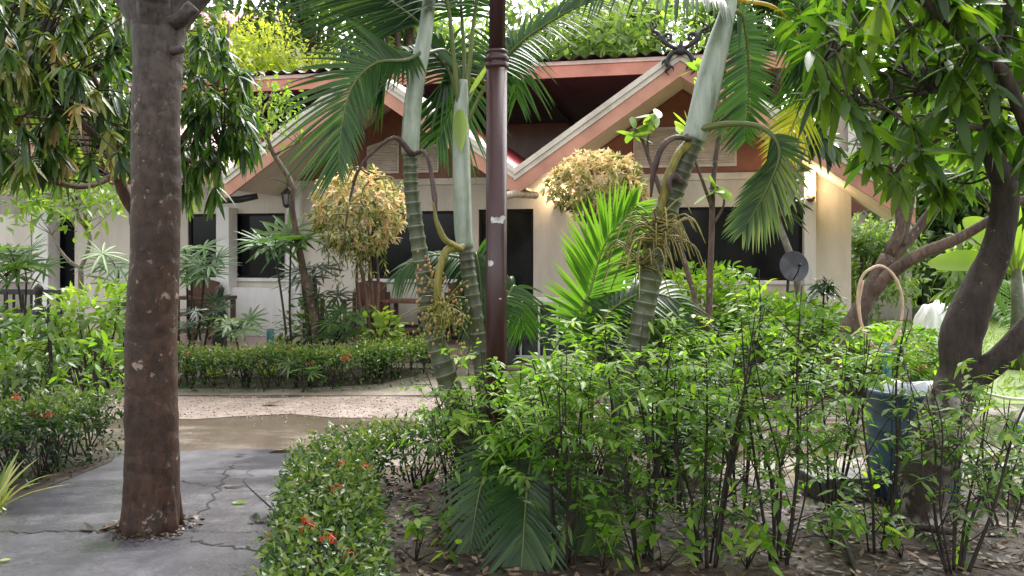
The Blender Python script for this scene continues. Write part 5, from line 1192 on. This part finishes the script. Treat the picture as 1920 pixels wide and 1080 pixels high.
# white draped sheet over something on the lawn
p = gd(1756, 14.5); t = thing('draped_sheet', 'white sheet draped over a frame on the lawn', 'sheet', p); q = np.random.RandomState(6)
g = MB(); nx, ny = 26, 16; V = []
for i in range(nx + 1):
    for j in range(ny + 1):
        u, v_ = i / nx * 2 - 1, j / ny * 2 - 1; m = max(abs(u), abs(v_)); x, y = u * .36, v_ * .34
        top_ = .62 - .07 * u + .05 * math.sin(u * 5 + 1) * math.cos(v_ * 4) + .03 * math.sin(u * 13)
        z = top_ * (1 - max(0, m - .35) ** 1.6 * 1.9) + .025 * math.sin(u * 6.3 + v_ * 4) + .02 * math.sin(v_ * 9 - u * 5)
        x += .02 * math.sin(v_ * 14 + u * 3) * (m > .6); y += .025 * math.sin(u * 15) * (m > .6); V.append(p + A(x, y, max(.02, z)))
i, j = np.meshgrid(np.arange(nx), np.arange(ny), indexing='ij'); o = (i * (ny + 1) + j).ravel()[:, None]; g.add(V, np.concatenate([o, o + ny + 1, o + ny + 2, o + 1], 1)); g.build('cloth', 'cloth_white', t)
g = MB()
for sx in (-.2, .2):
    for sy in (-.18, .18): g.tube([p + A(sx, sy, 0), p + A(sx, sy, .5)], [.025, .025], 8)
g.build('frame', 'wood', t)
# white elbow pipe, concrete block, bag, stick
g = MB(); g.tube(spline([gd(1507, 9.6, 0), gd(1507, 9.6, .45), gd(1506, 9.6, .88)], 10), [.03, .03], 12); g.tube(spline([gd(1506, 9.6, .88), gd(1505, 9.6, .92), gd(1498, 9.5, .93)], 6), [.036, .036], 12)
tag(g.build('elbow_pipe', 'pvc'), 'white plastic elbow pipe standing among the right bed plants', 'pipe')
g = MB(); g.box(-.19, .19, -.13, .13, .015, .15); o = g.build('concrete_block', 'block', None, False, bevel=.015); o.location = tuple(gd(1568, 5.25)); o.rotation_euler = (0, 0, .1)
tag(o, 'flat grey concrete block on the soil left of the drum', 'block')
g = MB(); g.ellipsoid(gd(1925, 6.75, .09), (.12, .10, .09), 18, 10, .2, 3); t = thing('striped_bag', 'crumpled dark blue bag at the right lawn edge', 'bag', gd(1925, 6.75)); g.build('bag_body', 'bag_blue', t)
g = MB(); g.tube(spline([gd(1925, 6.75, .16) + A(-.06, 0, 0), gd(1925, 6.75, .24), gd(1925, 6.75, .16) + A(.06, 0, 0)], 10), [.008, .008], 6); g.build('handle', 'pvc', t)
g = MB(); g.tube(spline([at(1612, 1085, 3.9), at(1590, 1030, 4.15), at(1578, 1002, 4.3)], 10), [.014, .012, .009], 8, rough=.15); tag(g.build('broken_stick', 'stem_dark'), 'dark broken stick leaning up from the soil', 'stick')
g = MB(); g.tube(spline([gd(1660, 4.35, .10), gd(1720, 4.3, .12), gd(1790, 4.28, .10)], 12), [.018, .02, .015], 8, rough=.25); tag(g.build('fallen_branch', 'bark_mango'), 'short branch lying across the mango foot', 'branch')
# fallen leaves one can point at
def fallen(px, py, L, W, rz, mat, label, curl=.3, seed=0):
    Y_ = 2400 / (py - 475); c = gd(px, Y_, .026); b = MB(); q = np.random.RandomState(seed)
    d = A(math.cos(rz), math.sin(rz), .06 + curl * .3); b.leaves([c], [d], [A(q.normal(0, .2), q.normal(0, .2), 1)], [L], [W], [curl], 7, .35, 'ovate', [.5]); tag(b.build('fallen_leaf', mat), label, 'leaf', 'single leaves fallen on the ground')
fallen(436, 950, .085, .05, .1, 'bright', 'bright green leaf lying on the grey path', .1, 1)
fallen(478, 985, .10, .06, .3, 'stem_dark', 'dark curled leaf on the path near the hedge', -.5, 2)
fallen(470, 988, .07, .05, 1.4, 'stem_dark', 'dark upright curled leaf on the path near the hedge', -.9, 3)
fallen(522, 932, .10, .07, .1, 'hedge', 'dark green leaf touching the near hedge on the path', .15, 4)
fallen(420, 918, .12, .03, -.1, 'litter', 'narrow brown leaf lying on the path crack', 0, 5)
fallen(505, 851, .2, .07, .1, 'litter', 'pale brown leaf at the wet path joint', .1, 6)
fallen(440, 860, .08, .04, .1, 'stem_dark', 'small dark leaf on the wet driveway edge', .1, 7)
fallen(185, 1000, .12, .06, .4, 'litter', 'brown leaf heap flake left of the trunk foot', -.4, 8)
fallen(170, 1003, .1, .05, 2.4, 'stem_dark', 'dark flake beside the trunk foot crack', -.3, 9)
fallen(1525, 1000, .11, .055, .1, 'spider', 'yellow leaf on soil right of the tallest shrub', .1, 10)
fallen(1862, 1035, .1, .06, .3, 'litter', 'orange brown leaf on soil at the right', -.3, 11)
fallen(490, 763, .2, .09, .2, 'litter', 'dark leaf on the pink gravel strip', -.2, 12)
fallen(1845, 1012, .12, .05, 0., 'bag', 'pale grey leaf on the soil at the right', -.1, 13)
fallen(0, 1060, .05, .03, .2, 'spider', 'tiny yellow leaf at the left bottom corner', .1, 14)

# ================================================================== BANANA + BACKGROUND TREES
def banana(label, base, leaves_, seed):
    q = np.random.RandomState(seed); t = thing('banana_plant', label, 'banana plant', base); g = MB(); g.tube([base, base + A(.03, 0, .7), base + A(.0, 0, 1.3)], [.10, .085, .06], 14, rough=.05); g.build('trunk', 'palm_trunk', t)
    for (d, L, W, dr) in leaves_:
        b = MB(); b.leaves([base + A(0, 0, 1.25)], [A(*d)], [A(.25, -1, .35)], [L], [W], [dr], 16, .18, 'paddle', [.6]); b.tube(spline([base + A(0, 0, 1.2), base + A(0, 0, 1.25) + nrm(A(*d)) * L * .3], 5), [.03, .015], 6, tint=.9); b.build('leaf', 'bright', t)
banana('banana plant with broad pale leaves behind the mango trunk', gd(1905, 11.0), [((-.7, -.2, 1.1), 1.5, .42, .5), ((-.3, -.3, 1.3), 1.6, .45, .4), ((.4, -.2, 1.2), 1.5, .45, .5), ((-.9, .2, .5), 1.2, .36, .5)], 1)
young = thing('coconut_seedling', 'light green coconut seedling at the far right lawn edge', 'palm', gd(1905, 12.5)); q = np.random.RandomState(2)
for k in range(6):
    a_ = -2.6 + k * .8; b = MB(); c = gd(1905, 12.5); frond_mb(b, [c, c + A(math.cos(a_) * .25, math.sin(a_) * .15, .6), c + A(math.cos(a_) * .7, math.sin(a_) * .4, 1.05), c + A(math.cos(a_) * 1.2, math.sin(a_) * .7, 1.0)], 20, .45, .05, (0, -.6, .8), .4, q, petiole=.3); b.build('frond', 'palm_bright', young)

def make_tree(mats, seed, H=9., Rr=3., n=6500, leaf=(.15, .30), lobes=12, low=.32):
    q = np.random.RandomState(seed); lob = []; cr = MB(); g = MB()
    for k in range(lobes):
        a_ = q.rand() * 6.28; rr = Rr * q.uniform(.15, .75); z = H * q.uniform(low, .92); rr *= 1.1 - .5 * (z / H)
        lob.append((A(rr * math.cos(a_), rr * math.sin(a_), z), A(1, 1, .75) * Rr * q.uniform(.26, .46)))
    g.tube(spline([A(0, 0, -.1), A(.1, .05, H * .3), A(-.1, .0, H * .6), A(0, 0, H * .85)], 20), [H * .025, H * .02, H * .014, .03], 12, rough=.1, seed=seed)
    for c, r in lob: g.tube(spline([A(0, 0, max(.4, c[2] * .55)), c * A(.5, .5, .82), c], 9), [H * .009, .02], 7)
    for c, r in lob:
        m = n // lobes; v = rdir(m, q); rr = q.rand(m) ** .3 * (1 + .2 * np.sin(v[:, 0] * 6) * np.sin(v[:, 2] * 5)); pos = c + v * r * rr[:, None]
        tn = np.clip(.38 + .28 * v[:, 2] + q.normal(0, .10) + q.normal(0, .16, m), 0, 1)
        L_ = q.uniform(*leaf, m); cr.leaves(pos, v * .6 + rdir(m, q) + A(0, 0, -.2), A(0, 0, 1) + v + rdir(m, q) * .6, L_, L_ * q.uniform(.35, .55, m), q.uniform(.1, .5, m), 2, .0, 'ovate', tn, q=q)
    return g.mesh('trunk'), cr.mesh('crown'), mats
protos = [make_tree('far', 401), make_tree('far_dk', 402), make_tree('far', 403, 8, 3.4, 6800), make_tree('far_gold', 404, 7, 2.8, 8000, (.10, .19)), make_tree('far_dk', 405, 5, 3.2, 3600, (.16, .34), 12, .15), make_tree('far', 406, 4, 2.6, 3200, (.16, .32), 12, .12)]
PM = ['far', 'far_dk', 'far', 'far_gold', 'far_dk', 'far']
def bgtree(k, px, Y_, sc, label, z=0, rz=None, mat=None):
    p = gd(px, Y_, z); t = thing('background_tree', label, 'tree', p, rng.rand() * 6 if rz is None else rz, 'trees beyond the bungalow')
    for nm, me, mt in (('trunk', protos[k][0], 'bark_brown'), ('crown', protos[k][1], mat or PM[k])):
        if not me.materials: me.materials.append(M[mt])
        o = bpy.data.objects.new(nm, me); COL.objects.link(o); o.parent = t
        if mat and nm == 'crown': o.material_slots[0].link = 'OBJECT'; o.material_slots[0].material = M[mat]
    t.scale = (sc,) * 3
    return t
bgtree(0, 760, 27, 1.45, 'pale tall tree seen between the left palm crowns')
bgtree(2, 1010, 29, 1.45, 'pale tree above the rear roof just right of the pole')
bgtree(1, 1130, 31, 1.35, 'darker tall tree above the middle of the rear roof')
bgtree(2, 1230, 27, 1.40, 'pale bushy tree behind the black roof finial', rz=2.)
bgtree(0, 1420, 28, 1.35, 'pale tree behind the stout palm crown')
bgtree(1, 1560, 26, 1.30, 'dark tall tree behind the right eave')
bgtree(0, 1720, 25, 1.30, 'tall tree behind the mango crown left part')
bgtree(2, 1900, 24, 1.40, 'tall tree behind the mango crown right part')
bgtree(1, 2080, 26, 1.4, 'tall tree at the far right edge')
bgtree(3, 330, 22, 1.10, 'golden green tree glowing behind the thick trunk')
bgtree(3, 450, 23, 1.12, 'golden green tree glowing left of the big frond')
bgtree(3, 560, 24, 1.02, 'yellow green tree half behind the big frond')
bgtree(1, 590, 29, 1.62, 'dark leafy tree at the top beside the brown hill roof')
bgtree(1, 230, 22, 1.25, 'dark tree behind the left mango crown')
bgtree(0, 60, 23, 1.35, 'tall pale tree in the upper left corner')
bgtree(1, -130, 22, 1.3, 'tall dark tree beyond the left edge')
bgtree(2, 880, 30, 1.35, 'pale tree directly behind the brown pole')
bgtree(4, 1640, 20, .85, 'dark bushy tree at the lawn end by the bungalow corner')
bgtree(4, 1750, 21.5, .95, 'dark bushy tree behind the white draped sheet')
bgtree(4, 1880, 20.5, .9, 'dark bushy tree behind the coconut seedling')
bgtree(5, 1700, 23.5, 1.1, 'lighter bushy tree behind the lawn end')
bgtree(5, 1830, 24, 1.2, 'light bushy tree behind the banana plant')
bgtree(5, 1985, 22, 1.1, 'light bushy tree at the right lawn edge')
bgtree(5, 1620, 17.2, .55, 'small light bush tree right beside the bungalow wall')
bgtree(5, 1900, 18.5, .45, 'low green bush at the right end of the lawn')
bgtree(4, -60, 17.5, .9, 'bushy dark tree left of the bungalow')
